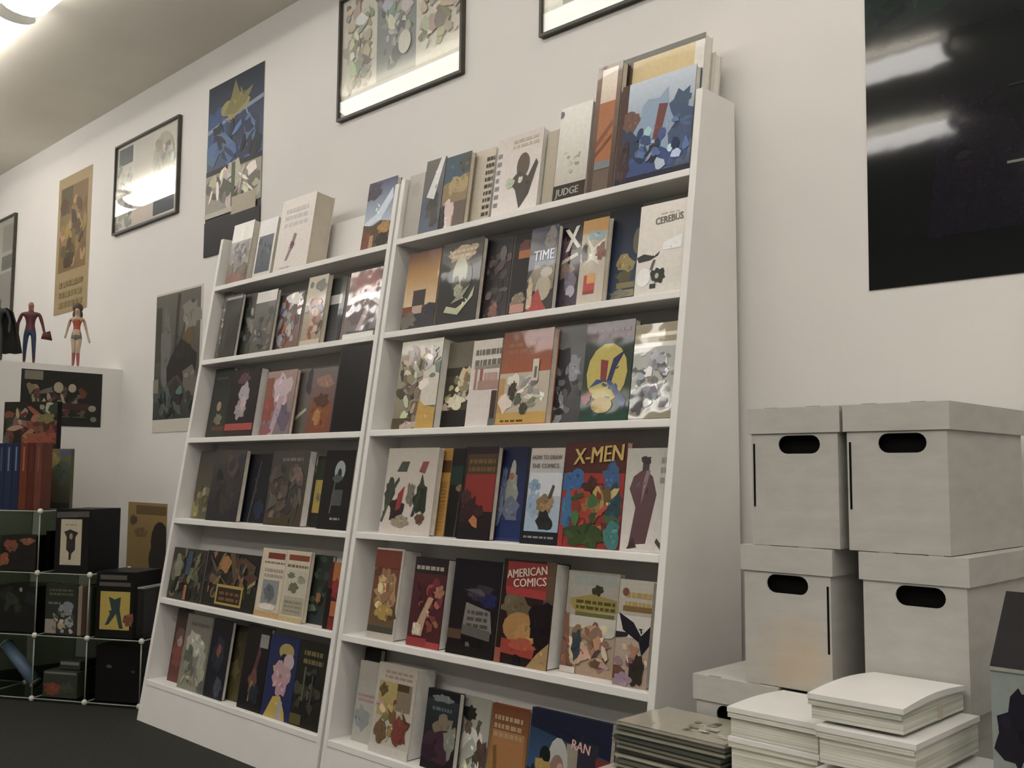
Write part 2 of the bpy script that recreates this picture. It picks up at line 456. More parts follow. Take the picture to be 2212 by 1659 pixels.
TABLE = [
    ('r1a', 'R', 1, 0.025, 0.077, 0.225, 0.018, 0.020),
    ('r1b', 'R', 1, 0.104, 0.095, 0.259, 0.018, 0.015),
    ('r1c', 'R', 1, 0.202, 0.116, 0.250, 0.018, 0.020),
    ('r1d', 'R', 1, 0.292, 0.106, 0.253, 0.048, 0.050),
    ('r1e', 'R', 1, 0.440, 0.185, 0.254, 0.018, 0.045),
    ('r1g', 'R', 1, 0.688, 0.118, 0.291, 0.018, 0.030),
    ('r1h', 'R', 1, 0.815, 0.088, 0.383, 0.018, 0.025),
    ('r1j', 'R', 1, 0.911, 0.239, 0.297, 0.018, 0.025),
    ('r2a', 'R', 2, 0.078, 0.157, 0.260, 0.018, 0.020),
    ('r2b', 'R', 2, 0.244, 0.180, 0.266, 0.018, 0.020),
    ('r2c', 'R', 2, 0.402, 0.119, 0.259, 0.048, 0.020),
    ('r2d', 'R', 2, 0.528, 0.071, 0.254, 0.048, 0.020),
    ('r2e', 'R', 2, 0.623, 0.104, 0.252, 0.018, 0.020),
    ('r2f', 'R', 2, 0.699, 0.105, 0.258, 0.048, 0.020),
    ('r2g', 'R', 2, 0.817, 0.088, 0.242, 0.018, 0.020),
    ('r2h', 'R', 2, 0.883, 0.108, 0.265, 0.048, 0.020),
    ('r2i', 'R', 2, 1.011, 0.144, 0.247, 0.018, 0.030),
    ('r3a', 'R', 3, 0.103, 0.195, 0.282, 0.018, 0.055),
    ('r3b', 'R', 3, 0.294, 0.118, 0.265, 0.048, 0.020),
    ('r3c', 'R', 3, 0.435, 0.118, 0.257, 0.018, 0.020),
    ('r3d', 'R', 3, 0.559, 0.190, 0.270, 0.018, 0.025),
    ('r3e', 'R', 3, 0.725, 0.118, 0.274, 0.048, 0.020),
    ('r3f', 'R', 3, 0.867, 0.158, 0.265, 0.018, 0.025),
    ('r3g', 'R', 3, 1.028, 0.129, 0.245, 0.018, 0.020),
    ('r4a', 'R', 4, 0.107, 0.233, 0.262, 0.018, 0.020),
    ('r4b', 'R', 4, 0.309, 0.059, 0.260, 0.048, 0.020),
    ('r4c', 'R', 4, 0.372, 0.051, 0.259, 0.048, 0.020),
    ('r4d', 'R', 4, 0.457, 0.130, 0.262, 0.018, 0.020),
    ('r4e', 'R', 4, 0.563, 0.110, 0.261, 0.048, 0.020),
    ('r4f', 'R', 4, 0.702, 0.130, 0.255, 0.018, 0.020),
    ('r4g', 'R', 4, 0.836, 0.197, 0.269, 0.018, 0.025),
    ('r4h', 'R', 4, 1.036, 0.124, 0.251, 0.018, 0.020),
    ('r5a', 'R', 5, 0.114, 0.128, 0.267, 0.018, 0.070),
    ('r5b', 'R', 5, 0.298, 0.140, 0.251, 0.018, 0.040),
    ('r5c', 'R', 5, 0.467, 0.184, 0.257, 0.018, 0.020),
    ('r5d', 'R', 5, 0.656, 0.185, 0.268, 0.018, 0.055),
    ('r5e', 'R', 5, 0.860, 0.164, 0.251, 0.048, 0.020),
    ('r5f', 'R', 5, 1.048, 0.098, 0.245, 0.018, 0.020),
    ('r6b', 'R', 6, 0.070, 0.089, 0.232, 0.048, 0.020),
    ('r6c', 'R', 6, 0.194, 0.172, 0.248, 0.018, 0.070),
    ('r6d', 'R', 6, 0.418, 0.128, 0.208, 0.018, 0.020),
    ('r6e', 'R', 6, 0.516, 0.122, 0.203, 0.048, 0.020),
    ('r6f', 'R', 6, 0.670, 0.132, 0.207, 0.018, 0.020),
    ('r6g', 'R', 6, 0.808, 0.254, 0.219, 0.018, 0.020),
    ('l1a', 'L', 1, 0.025, 0.050, 0.229, 0.048, 0.020),
    ('l1b', 'L', 1, 0.065, 0.161, 0.262, 0.018, 0.030),
    ('l1c', 'L', 1, 0.277, 0.131, 0.242, 0.018, 0.020),
    ('l1e', 'L', 1, 0.992, 0.156, 0.251, 0.018, 0.020),
    ('l2a', 'L', 2, 0.025, 0.050, 0.291, 0.048, 0.015),
    ('l2b', 'L', 2, 0.109, 0.124, 0.263, 0.018, 0.015),
    ('l2c', 'L', 2, 0.182, 0.127, 0.263, 0.048, 0.015),
    ('l2d', 'L', 2, 0.349, 0.146, 0.247, 0.018, 0.015),
    ('l2e', 'L', 2, 0.447, 0.187, 0.226, 0.048, 0.015),
    ('l2f', 'L', 2, 0.700, 0.123, 0.261, 0.018, 0.020),
    ('l2g', 'L', 2, 0.783, 0.116, 0.246, 0.048, 0.020),
    ('l2h', 'L', 2, 0.962, 0.192, 0.242, 0.018, 0.020),
    ('l3a', 'L', 3, 0.062, 0.145, 0.283, 0.048, 0.020),
    ('l3b', 'L', 3, 0.258, 0.209, 0.263, 0.018, 0.035),
    ('l3c', 'L', 3, 0.522, 0.194, 0.239, 0.018, 0.015),
    ('l3d', 'L', 3, 0.671, 0.109, 0.240, 0.048, 0.015),
    ('l3e', 'L', 3, 0.820, 0.147, 0.230, 0.018, 0.015),
    ('l4a', 'L', 4, 0.056, 0.128, 0.268, 0.048, 0.015),
    ('l4b', 'L', 4, 0.231, 0.225, 0.269, 0.018, 0.020),
    ('l4c', 'L', 4, 0.408, 0.197, 0.252, 0.048, 0.020),
    ('l4d', 'L', 4, 0.644, 0.230, 0.262, 0.018, 0.030),
    ('l4e', 'L', 4, 0.884, 0.093, 0.243, 0.048, 0.020),
    ('l4f', 'L', 4, 0.973, 0.162, 0.260, 0.018, 0.020),
    ('l5a', 'L', 5, 0.033, 0.259, 0.196, 0.018, 0.015),
    ('l5b', 'L', 5, 0.300, 0.369, 0.199, 0.018, 0.015),
    ('l5c', 'L', 5, 0.676, 0.152, 0.230, 0.018, 0.015),
    ('l5d', 'L', 5, 0.830, 0.141, 0.231, 0.018, 0.015),
    ('l5e', 'L', 5, 0.929, 0.121, 0.222, 0.048, 0.015),
    ('l5f', 'L', 5, 1.086, 0.057, 0.209, 0.018, 0.015),
    ('l6a', 'L', 6, 0.090, 0.095, 0.270, 0.048, 0.015),
    ('l6b', 'L', 6, 0.229, 0.185, 0.268, 0.018, 0.020),
    ('l6c', 'L', 6, 0.423, 0.133, 0.270, 0.018, 0.015),
    ('l6d', 'L', 6, 0.507, 0.107, 0.255, 0.048, 0.015),
    ('l6e', 'L', 6, 0.659, 0.148, 0.273, 0.018, 0.015),
    ('l6f', 'L', 6, 0.811, 0.169, 0.260, 0.018, 0.015),
    ('l6g', 'L', 6, 0.983, 0.154, 0.260, 0.018, 0.015),
]

W_ = '#d9d3c8'
BOOKS = {
# right bookcase, top shelf
'r1a': ('graphic_novel', 'pale grey graphic novel at the divider end of the top shelf', 'print', '#b4afa5', [('g', 0, 0, 1, 1, '#a39f97', '#b7b1a7'), ('e', .5, .75, .3, .12, '#aaa59c')]),
'r1b': ('graphic_novel', 'dark blue graphic novel with a brown corner on the top shelf', 'bag', '#3c4250', [('g', 0, 0, 1, 1, '#49566e', '#6d675f'), ('r', 0, 0, .5, .45, '#4a5a76'), ('j', .55, .35, .3, .18, '#3a3833'), ('j', .7, .2, .2, .12, '#2c2c30'), ('p', [(.2, .5), (.6, .45), (.95, 1), (.75, 1)], '#cfd0cf')]),  # the pale slash is white glare painted on the cover
'r1c': ('graphic_novel', 'tan graphic novel with a teal sky and pink patch on the top shelf', 'gloss', '#8d7a5c', [('r', 0, 0, 1, 1, '#98835f'), ('p', [(0, .62), (1, .72), (1, 1), (0, 1)], '#4f6674'), ('j', .8, .85, .25, .12, '#5d5f55'), ('j', .6, .58, .4, .12, '#b09a6b'), ('j', .3, .2, .22, .2, '#cfb9b2'), ('r', .32, 0, .5, .35, '#d0bab5'), ('r', .55, 0, 1, .35, '#73655a'), ('j', .1, .15, .12, .2, '#40403c')]),
'r1d': ('graphic_novel', 'thick cream book with a dark vertical title on the top shelf', 'print', '#b9b09b', [('g', 0, 0, 1, 1, '#b9b09b', '#c3baa7'), ('w', 9, .66, .1, .98, .92, '#4f473e')]),
'r1e': ('graphic_novel', 'pinkish white book with a dark splashed sketch on the top shelf', 'gloss', '#cdc5bf', [('g', 0, 0, 1, 1, '#d5cfca', '#c9c0b8'), ('w', 7, .02, .12, .12, .85, '#8f8890'), ('w', 2, .35, .82, .95, .96, '#b9aa98'), ('e', .62, .58, .14, .16, '#6e6152'), ('p', [(.35, .4), (.55, .52), (.75, .42), (.9, .62), (.95, .56), (.8, .2), (.62, .04), (.5, .28)], '#5a554f'), ('j', .36, .38, .1, .07, '#b5bda6'), ('j', .6, .4, .05, .04, '#c9c4ba')]),
'r1g': ('graphic_novel', 'white book with a black band lettered JUDGE along its foot', 'gloss', '#c9c3b7', [('g', 0, 0, 1, 1, '#b5ae9e', '#dedad2'), ('s', 4, .1, .25, .9, .5, ['#aba594', '#b0aa9a'], .03, .05), ('r', 0, 0, 1, .17, '#3a3a33'), ('r', .8, 0, 1, .17, '#4a322c'), ('t', 'JUDGE', .08, .03, .72, .1, '#a5a097'), ('e', .03, .93, .09, .04, '#7d7878')]),
'r1h': ('graphic_novel', 'tall orange book with dark brown borders on the top shelf', 'bag', '#4b2f26', [('g', 0, 0, 1, 1, '#4a2f27', '#8a6d58'), ('g', .2, .2, .82, .97, '#a85f2e', '#e3d2bf'), ('r', .2, .18, .82, .24, '#7e8388'), ('r', .2, .24, .82, .7, '#b2692f'), ('p', [(.2, .34), (.8, .5), (.8, .55), (.2, .4)], '#8a4c22'), ('p', [(.2, .27), (.8, .4), (.8, .44), (.2, .31)], '#7c4420'), ('r', .2, 0, .82, .17, '#6f5a4c')]),  # the panel's whitish top is glare painted into the gradient
'r1j': ('art_book', 'wide blue art book with a red streak on the top shelf', 'gloss', '#3a4a66', [('g', 0, 0, 1, 1, '#3d4e73', '#b9c6d3'), ('r', 0, 0, .1, 1, '#5a4038'), ('j', .22, .35, .16, .3, '#3b4a63'), ('j', .18, .62, .12, .1, '#7a5a50'), ('j', .82, .45, .2, .35, '#4c5f80'), ('j', .5, .5, .25, .35, '#8ba3bd'), ('j', .45, .18, .4, .12, '#41578a'), ('r', 0, 0, 1, .07, '#2a2e40'), ('p', [(.47, .3), (.56, .28), (.66, .7), (.54, .72)], '#7f4a46'), ('j', .5, .24, .08, .09, '#2f3a4c'), ('j', .12, .22, .07, .2, '#4b3a3c'), ('s', 10, .25, .1, .95, .6, ['#5d77a6', '#9fb4c8', '#36476b'], .03, .08)]),
# right bookcase, second shelf
'r2a': ('graphic_novel', 'graphic novel with an orange sunset sky over a dark hill', 'gloss', '#7a4a2e', [('g', 0, .3, 1, .7, '#cdb187', '#b3843e'), ('g', 0, .7, 1, 1, '#b3843e', '#5f3424'), ('p', [(0, 0), (1, 0), (1, .3), (.8, .32), (.45, .22), (0, .2)], '#2f2a34'), ('r', .28, .3, .66, .5, '#3a2b2e'), ('r', .3, .2, .6, .3, '#b79a84'), ('j', .2, .12, .24, .1, '#6d665b')]),
'r2b': ('graphic_novel', 'black graphic novel with pale swirling smoke and a ragged gold title', 'gloss', '#26221f', [('r', 0, 0, 1, 1, '#26221f'), ('j', .55, .85, .38, .09, '#a58f6f', 8), ('w', 2, .25, .8, .85, .92, '#c0a788'), ('e', .55, .55, .26, .22, '#3c4436'), ('e', .5, .6, .18, .2, '#a9a98f'), ('j', .42, .5, .07, .07, '#4a4a3b'), ('j', .6, .48, .06, .06, '#4f5142'), ('p', [(.2, .15), (.55, .1), (.88, .3), (.9, .42), (.75, .26), (.5, .18), (.25, .22)], '#b4b493'), ('p', [(.35, .24), (.6, .28), (.8, .45), (.55, .36)], '#8f9178'), ('j', .5, .4, .1, .07, '#9d9c81')]),
'r2c': ('graphic_novel', 'charcoal graphic novel with faint purple marks behind its neighbours', 'print', '#3a3434', [('g', 0, 0, 1, 1, '#453c3d', '#2f2b2b'), ('s', 16, .1, .05, .95, .85, ['#5a5050', '#403a3c', '#6a5a58', '#4b4348'], .05, .12), ('j', .55, .12, .16, .1, '#8a5f52'), ('e', .7, .8, .12, .09, '#6b6462')]),
'r2d': ('graphic_novel', 'narrow black graphic novel with an orange badge and pink foot', 'print', '#231f1e', [('r', 0, 0, 1, 1, '#221e1d'), ('j', .62, .85, .35, .08, '#6b4038'), ('r', .3, .7, .95, .8, '#b06b33'), ('j', .5, .2, .4, .1, '#8b7a66'), ('r', .1, .05, .9, .15, '#c0897a'), ('r', .2, 0, .8, .05, '#776c68')]),
'r2e': ('graphic_novel', 'navy topped graphic novel lettered TIME above a red peak', 'gloss', '#2b3048', [('r', 0, 0, 1, 1, '#3a3530'), ('r', 0, .5, 1, 1, '#262c45'), ('t', 'TIME', .18, .6, .74, .12, '#bfc2d0'), ('r', .22, .54, .95, .59, '#5f6878'), ('j', .74, .86, .2, .12, '#6e6a62'), ('j', .55, .38, .5, .18, '#8c8069'), ('e', .62, .27, .28, .15, '#b1a68d'), ('p', [(.05, 0), (.85, 0), (.62, .12), (.45, .27), (.3, .2)], '#b23b34'), ('e', .7, .45, .22, .06, '#b7b2a6'), ('j', .15, .2, .1, .18, '#c0ab8d')]),
'r2f': ('graphic_novel', 'dark violet graphic novel with a big white X title', 'gloss', '#2a272d', [('g', 0, 0, 1, 1, '#514750', '#262326'), ('j', .25, .68, .25, .16, '#6d5560'), ('t', 'X', .35, .66, .5, .26, '#d6d0c8', 8), ('j', .4, .45, .3, .1, '#8e7d6b'), ('p', [(.2, .52), (.8, .6), (.75, .64), (.25, .57)], '#c4bba9'), ('j', .6, .3, .25, .14, '#7b7484'), ('e', .62, .2, .16, .07, '#aaa9b8'), ('j', .3, .12, .3, .1, '#4a424e')]),
'r2g': ('graphic_novel', 'cream graphic novel with a red square and orange top', 'gloss', '#b4a994', [('g', 0, 0, 1, 1, '#c2b7a6', '#a9a28c'), ('r', 0, .84, 1, 1, '#b98a45'), ('j', .6, .8, .4, .06, '#8fa3a4'), ('p', [(.1, .45), (.45, .58), (.2, .8), (.5, .66), (.95, .75), (.65, .58), (.75, .45), (.45, .52)], '#d0cdbd'), ('j', .8, .6, .2, .1, '#8a5d4c'), ('j', .15, .62, .14, .12, '#4d4437'), ('r', .22, .12, .66, .34, '#c2463b'), ('r', .35, .24, .66, .35, '#d69a52'), ('r', .22, .12, .66, .16, '#a03a33')]),
'r2h': ('graphic_novel', 'tall navy graphic novel with khaki blocks up its side', 'gloss', '#1d2030', [('g', 0, 0, 1, 1, '#40536f', '#171924'), ('j', .62, .4, .26, .09, '#9c8a54'), ('j', .6, .26, .24, .06, '#5e5a3c'), ('r', .35, .05, .95, .12, '#9b8d5d'), ('r', .4, .14, .95, .2, '#8a7c50'), ('j', .5, .08, .3, .05, '#7d7c66'), ('e', .95, .62, .14, .14, '#6d6d55')]),
'r2i': ('graphic_novel', 'white graphic novel lettered CEREBUS with a black inky swoop', 'gloss', '#cfc9bf', [('g', 0, 0, 1, 1, '#cdc8c0', '#d6d0c6'), ('t', 'CEREBUS', .36, .76, .58, .075, '#6b675b', 3), ('w', 1, .46, .86, .85, .9, '#b4afa4'), ('p', [(0, .43), (.15, .46), (.38, .42), (.5, .47), (.46, .42), (.3, .38), (.05, .37)], '#3f3f3a'), ('p', [(.36, .38), (.42, .38), (.36, .26), (.3, .28)], '#6b6768'), ('j', .5, .2, .13, .1, '#3a3c36', 30), ('e', .47, .2, .04, .03, '#aeb39a'), ('r', .33, .07, .46, .12, '#3a3a35'), ('e', .18, .2, .15, .1, '#dedbd6'), ('p', [(.55, .47), (.95, .47), (.95, .62), (.55, .55)], '#e6e3e0')]),
# right bookcase, third shelf
'r3a': ('graphic_novel', 'thick collage covered graphic novel with a mustard corner', 'gloss', '#a59d86', [('g', 0, 0, 1, 1, '#8d8169', '#a39b83'), ('s', 26, .05, .1, .62, .95, ['#6b5a48', '#c9bda6', '#8a7560', '#4f4236', '#b6a58d', '#96826c'], .05, .13), ('r', .62, .25, 1, .7, '#c6c0b0'), ('s', 8, .6, .45, 1, .95, ['#8d9086', '#b9ad70', '#d0cbbf', '#6f7a74'], .06, .12), ('p', [(.55, 0), (1, 0), (1, .22), (.75, .25), (.6, .32)], '#c29b3e'), ('r', 0, 0, .45, .12, '#5d5434'), ('j', .4, .04, .2, .05, '#b7a39a')]),
'r3b': ('graphic_novel', 'black and cream splashed graphic novel behind its neighbours', 'print', '#35301f', [('r', 0, 0, 1, 1, '#4a4535'), ('r', 0, .68, 1, 1, '#716b58'), ('r', 0, .6, 1, .7, '#3a382c'), ('j', .8, .55, .3, .14, '#c9b894'), ('e', .78, .56, .08, .09, '#a8703a'), ('s', 14, .1, .2, 1, .6, ['#c0b795', '#8d8560', '#a8a07a', '#5d573c'], .06, .14), ('r', 0, 0, 1, .2, '#231f19'), ('j', .5, .3, .3, .08, '#d0c8ad')]),
'r3c': ('graphic_novel', 'white book with grey block letters over pink letters', 'print', '#cfc6bc', [('g', 0, 0, 1, 1, '#cac3bd', '#c0b8ac'), ('w', 2, .12, .7, 1, .94, '#6b6859'), ('r', .12, .66, 1, .7, '#8a8577'), ('r', .16, .42, .24, .66, '#a87068'), ('r', .34, .5, .44, .66, '#9a5a48'), ('w', 1, .5, .5, 1, .7, '#b98a80'), ('r', .3, .42, 1, .52, '#a88076'), ('r', .82, 0, 1, .4, '#4a3128'), ('r', .8, 0, 1, .08, '#5d6a66')]),
'r3d': ('graphic_novel', 'orange and yellow graphic novel with a grey and white cartoon cluster', 'gloss', '#a55a32', [('g', 0, .55, 1, 1, '#a9552e', '#7f4630'), ('r', 0, 0, 1, .55, '#b7ab98'), ('r', 0, .1, .12, .5, '#b98e4a'), ('w', 2, .12, .76, .7, .9, '#96602f'), ('r', 0, 0, 1, .13, '#c29a41'), ('w', 1, .1, .03, .6, .07, '#5c4a22'), ('s', 12, .15, .2, .9, .55, ['#cfc7b7', '#8e8a80', '#b8ab94', '#dcd6c8'], .06, .14), ('j', .3, .36, .08, .1, '#46412f'), ('j', .42, .26, .08, .06, '#5f6657'), ('j', .55, .17, .07, .06, '#4f4a3a'), ('r', .66, .45, .78, .68, '#c4b9a5'), ('r', .7, .48, .75, .6, '#6f6d68'), ('r', 0, 0, 1, .01, '#c4672d')]),
'r3e': ('graphic_novel', 'dark grey misty graphic novel between an orange and a green cover', 'print', '#5d5d60', [('g', 0, 0, 1, 1, '#4b4b4d', '#7d7d7f'), ('j', .35, .45, .3, .3, '#3d3c42'), ('j', .7, .55, .2, .14, '#92929a'), ('j', .35, .15, .16, .18, '#8a8b90'), ('s', 10, .1, .05, .95, .6, ['#55565a', '#6f7074', '#3a3a3c'], .08, .16)]),
'r3f': ('graphic_novel', 'dark green graphic novel with a yellow disc and red and blue strokes', 'gloss', '#274431', [('g', 0, 0, 1, 1, '#1f4634', '#2f3328'), ('r', 0, .8, 1, 1, '#3d2530'), ('w', 2, .12, .83, .95, .95, '#5f3036'), ('e', .5, .48, .42, .3, '#b9a843'), ('p', [(.36, .62), (.52, .6), (.5, .38), (.38, .42)], '#8d2c2e'), ('p', [(.52, .4), (.62, .62), (.86, .7), (.68, .52), (.6, .36)], '#28305c'), ('p', [(.16, .34), (.5, .4), (.9, .1), (.94, .2), (.6, .4), (.3, .42)], '#2f4f86'), ('j', .12, .24, .1, .06, '#93333a'), ('e', .45, .16, .22, .08, '#b39a40'), ('r', 0, 0, 1, .07, '#1f4a38')]),
'r3g': ('graphic_novel', 'black and white crowd covered comic album with a tan striped head', 'bag', '#a8a294', [('r', 0, 0, 1, 1, '#a7aaa4'), ('r', 0, .75, 1, 1, '#958a68'), ('r', .15, .86, 1, .9, '#cfc7ad'), ('r', 0, .75, 1, .8, '#cac7bd'), ('s', 26, .05, .1, .95, .72, ['#c6cbc8', '#6f7672', '#8f9896', '#dfe1de', '#4c5150', '#8d7f72'], .05, .11), ('r', 0, .01, 1, .08, '#8f8968'), ('j', .18, .2, .16, .14, '#4a4d52')]),
# right bookcase, fourth shelf
'r4a': ('graphic_novel', 'wide white comic album with dark green and red leaping shapes', 'gloss', '#c2bab0', [('g', 0, 0, 1, 1, '#c6bdb4', '#aea698'), ('p', [(.22, .72), (.3, .84), (.46, .84), (.42, .72)], '#4a4f43'), ('p', [(.66, .72), (.72, .84), (.84, .84), (.78, .7)], '#8f4a4c'), ('j', .12, .46, .1, .16, '#3f4a3b'), ('p', [(0, .14), (.04, .12), (.13, .32), (.08, .34)], '#565a4c'), ('p', [(.14, .52), (.28, .66), (.3, .62), (.18, .48)], '#4a4a3f'), ('j', .3, .28, .13, .16, '#3a2f2c'), ('p', [(.28, .26), (.38, .3), (.42, .56), (.3, .46)], '#9a342e'), ('j', .76, .42, .13, .2, '#33382b'), ('p', [(.6, .2), (.66, .22), (.76, .5), (.7, .5)], '#3d4536'), ('p', [(.74, .7), (.82, .52), (.7, .55)], '#464234'), ('j', .4, .14, .16, .07, '#9d8d78'), ('j', .78, .18, .08, .06, '#6b4c3a'), ('j', .55, .46, .08, .14, '#7a7260')]),
'r4b': ('graphic_novel', 'narrow mustard yellow book with fine brown print', 'print', '#b38430', [('r', 0, 0, 1, 1, '#b5852f'), ('r', .1, .72, 1, .86, '#5f3f1a'), ('w', 14, .3, .06, .85, .64, '#a5772a')]),
'r4c': ('graphic_novel', 'black book with a dark green upper half next to the mustard one', 'print', '#1d1a18', [('g', 0, 0, 1, 1, '#1a1616', '#1d1a19'), ('r', 0, .58, 1, .8, '#22392f'), ('j', .8, .55, .3, .04, '#8a6a40'), ('p', [(.75, 0), (.85, 0), (1, .6), (.95, .6)], '#4a4545')]),
'r4d': ('graphic_novel', 'red and black graphic novel with an orange flare low down', 'gloss', '#3a2220', [('r', 0, 0, 1, 1, '#2f2222'), ('r', .08, .3, 1, .78, '#8f2c24'), ('r', .08, .7, 1, .92, '#4d3a24'), ('w', 2, .15, .73, .95, .9, '#6e5630'), ('j', .3, .3, .26, .16, '#3a2524'), ('j', .6, .3, .16, .07, '#45282a'), ('p', [(.32, .2), (.45, .14), (.6, .12), (.58, .22), (.45, .26)], '#b5713f'), ('r', 0, 0, 1, .12, '#262026'), ('j', .14, .45, .14, .08, '#4a3030')]),
'r4e': ('graphic_novel', 'deep blue graphic novel with a pale ghostly plume', 'gloss', '#2e3a63', [('g', 0, 0, 1, 1, '#35457c', '#232845'), ('r', 0, 0, .14, 1, '#3d4a7a'), ('j', .55, .5, .2, .3, '#8d8d83'), ('e', .55, .74, .09, .12, '#a3a39a'), ('j', .52, .68, .09, .04, '#9a6148'), ('j', .6, .32, .26, .14, '#6b7486'), ('j', .25, .6, .12, .2, '#5a6d8d'), ('r', .14, .03, 1, .22, '#26386b'), ('j', .2, .36, .1, .2, '#76839c')]),
'r4f': ('instruction_book', 'pale drawing manual lettered HOW TO DRAW with a hand coloured blotch', 'gloss', '#24242e', [('r', 0, 0, 1, 1, '#22242e'), ('g', .08, .13, 1, 1, '#93aec4', '#b0a598'), ('t', 'HOW TO DRAW', .14, .88, .8, .045, '#6b6258'), ('t', 'THE COMICS', .14, .79, .74, .045, '#6b6258'), ('r', .12, .5, .98, .74, '#b9bdc4'), ('j', .25, .6, .16, .06, '#7d97ae'), ('j', .3, .4, .18, .14, '#8aa2b8'), ('p', [(.62, .45), (.76, .62), (.82, .6), (.72, .42)], '#4b5048'), ('j', .58, .4, .2, .1, '#8a6d48'), ('p', [(.4, .3), (.78, .5), (.84, .44), (.56, .28)], '#9c7c52'), ('j', .6, .24, .22, .1, '#2f2f30'), ('w', 1, .1, .06, .92, .1, '#8d8a80')]),
'r4g': ('graphic_novel', 'bright red and blue comic album lettered X-MEN in yellow', 'gloss', '#8d2a24', [('r', 0, 0, 1, 1, '#9a2e28'), ('r', 0, .7, 1, 1, '#54261f'), ('t', 'X-MEN', .16, .78, .8, .15, '#b79c4a', 4, .1), ('j', .16, .62, .2, .12, '#33659b'), ('j', .8, .66, .14, .14, '#3a5f8a'), ('j', .5, .5, .22, .16, '#4a2a24'), ('j', .3, .42, .18, .14, '#a53a2c'), ('j', .85, .4, .16, .2, '#2c4a56'), ('p', [(.5, .28), (.9, .5), (.94, .56), (.85, .56), (.5, .34)], '#b9a468'), ('j', .55, .4, .2, .08, '#8f6a35'), ('j', .1, .3, .1, .24, '#3d6f9b'), ('r', 0, 0, .08, .2, '#aa2f2a'), ('s', 14, .15, .12, .9, .6, ['#b79345', '#3f5d35', '#96362c', '#2e4660', '#7d5a30'], .05, .1), ('j', .45, .12, .32, .12, '#3d4f26'), ('j', .88, .12, .14, .12, '#3f7b78')]),
'r4h': ('graphic_novel', 'white comic album with a long maroon robe shape', 'gloss', '#c0bab3', [('g', 0, 0, 1, 1, '#c9c3bd', '#a7a79c'), ('p', [(.2, .06), (.6, .08), (.78, .55), (.66, .72), (.45, .8), (.2, .72), (.12, .6), (.3, .42)], '#66494c'), ('p', [(.42, .45), (.52, .62), (.6, .78), (.5, .78), (.44, .66)], '#8c7374'), ('r', .4, .78, .56, .9, '#4b4443'), ('j', .48, .88, .12, .04, '#3c3636'), ('p', [(.16, .02), (.4, .04), (.3, .14)], '#4a3a3c'), ('p', [(.82, .1), (.98, .02), (.98, .07), (.86, .14)], '#4f4b4a'), ('w', 3, .84, .66, 1, .95, '#8b8a84')]),
# right bookcase, fifth shelf
'r5a': ('boxed_set', 'thick white boxed book with a red topped tan picture', 'gloss', '#bdb6a8', [('r', 0, 0, 1, 1, '#b5ad9f'), ('g', 0, .07, .93, .98, '#6d5a3c', '#7d3a2a'), ('r', 0, .07, .93, .14, '#4f4a3d'), ('j', .5, .52, .36, .2, '#a8845a'), ('s', 16, .1, .2, .85, .75, ['#b18f52', '#8d6a48', '#c2a572', '#704a34', '#9c7c44'], .06, .16), ('r', 0, .78, .93, .98, '#7a3a2b'), ('j', .5, .3, .3, .1, '#a98a3e')]),
'r5b': ('graphic_novel', 'crimson graphic novel with a pale curling flame shape', 'gloss', '#4a2528', [('r', 0, 0, 1, 1, '#56282d'), ('r', 0, .82, 1, 1, '#2f2826'), ('w', 1, .06, .86, .9, .94, '#9c9488'), ('r', 0, 0, .6, .1, '#9d3535'), ('r', .6, 0, 1, .07, '#b03d3d'), ('s', 14, .1, .2, .95, .75, ['#6f2d3a', '#8a4038', '#4b222a', '#a36a4b'], .08, .16), ('p', [(.15, .12), (.45, .12), (.55, .4), (.7, .55), (.55, .56), (.35, .36)], '#b19274'), ('j', .28, .2, .14, .07, '#c9bba4'), ('j', .85, .62, .16, .07, '#a3704f')]),
'r5c': ('graphic_novel', 'near black graphic novel with a tilted grey lettered panel', 'gloss', '#1e1a20', [('g', 0, 0, 1, 1, '#241c1a', '#1d1921'), ('j', .6, .65, .28, .08, '#3b3440'), ('p', [(.25, .68), (.45, .66), (.85, .6), (.6, .7)], '#57525a'), ('j', .8, .58, .16, .08, '#26285a'), ('p', [(.33, .55), (.85, .48), (.92, .26), (.3, .3)], '#7d7872'), ('w', 3, .38, .3, .84, .5, '#4f4b47'), ('r', 0, .16, .3, .26, '#5d4634'), ('j', .5, .18, .2, .1, '#1a1616'), ('j', .45, .1, .05, .05, '#6a6870'), ('r', 0, 0, 1, .1, '#231d1b'), ('p', [(.3, .22), (.9, .18), (.9, .28), (.3, .32)], '#625c58')]),
'r5d': ('graphic_novel', 'dark thick album lettered AMERICAN COMICS on a red banner', 'gloss', '#2a1c1a', [('r', 0, 0, 1, 1, '#2d1f1c'), ('r', .82, .6, 1, 1, '#5f4936'), ('r', .08, .7, .86, .98, '#8d2f2a'), ('p', [(.1, .66), (.86, .64), (.86, .72), (.08, .74)], '#a6322f'), ('t', 'AMERICAN', .1, .81, .76, .08, '#bdb3a2', 8), ('t', 'COMICS', .24, .73, .62, .08, '#c9b6a8', 6), ('j', .28, .57, .26, .08, '#6d6347'), ('j', .4, .5, .22, .14, '#6a5a40'), ('e', .42, .35, .32, .15, '#a8793f'), ('j', .55, .3, .2, .1, '#b08048'), ('j', .8, .42, .2, .22, '#1f1618'), ('p', [(.1, .1), (.72, .08), (.76, .2), (.1, .24)], '#a33a2a'), ('j', .5, .2, .26, .05, '#b05038'), ('r', 0, 0, .12, .14, '#9b5142'), ('p', [(.62, 0), (1, 0), (1, .25), (.8, .14)], '#a38352'), ('j', .42, .03, .08, .06, '#1f1a18')]),
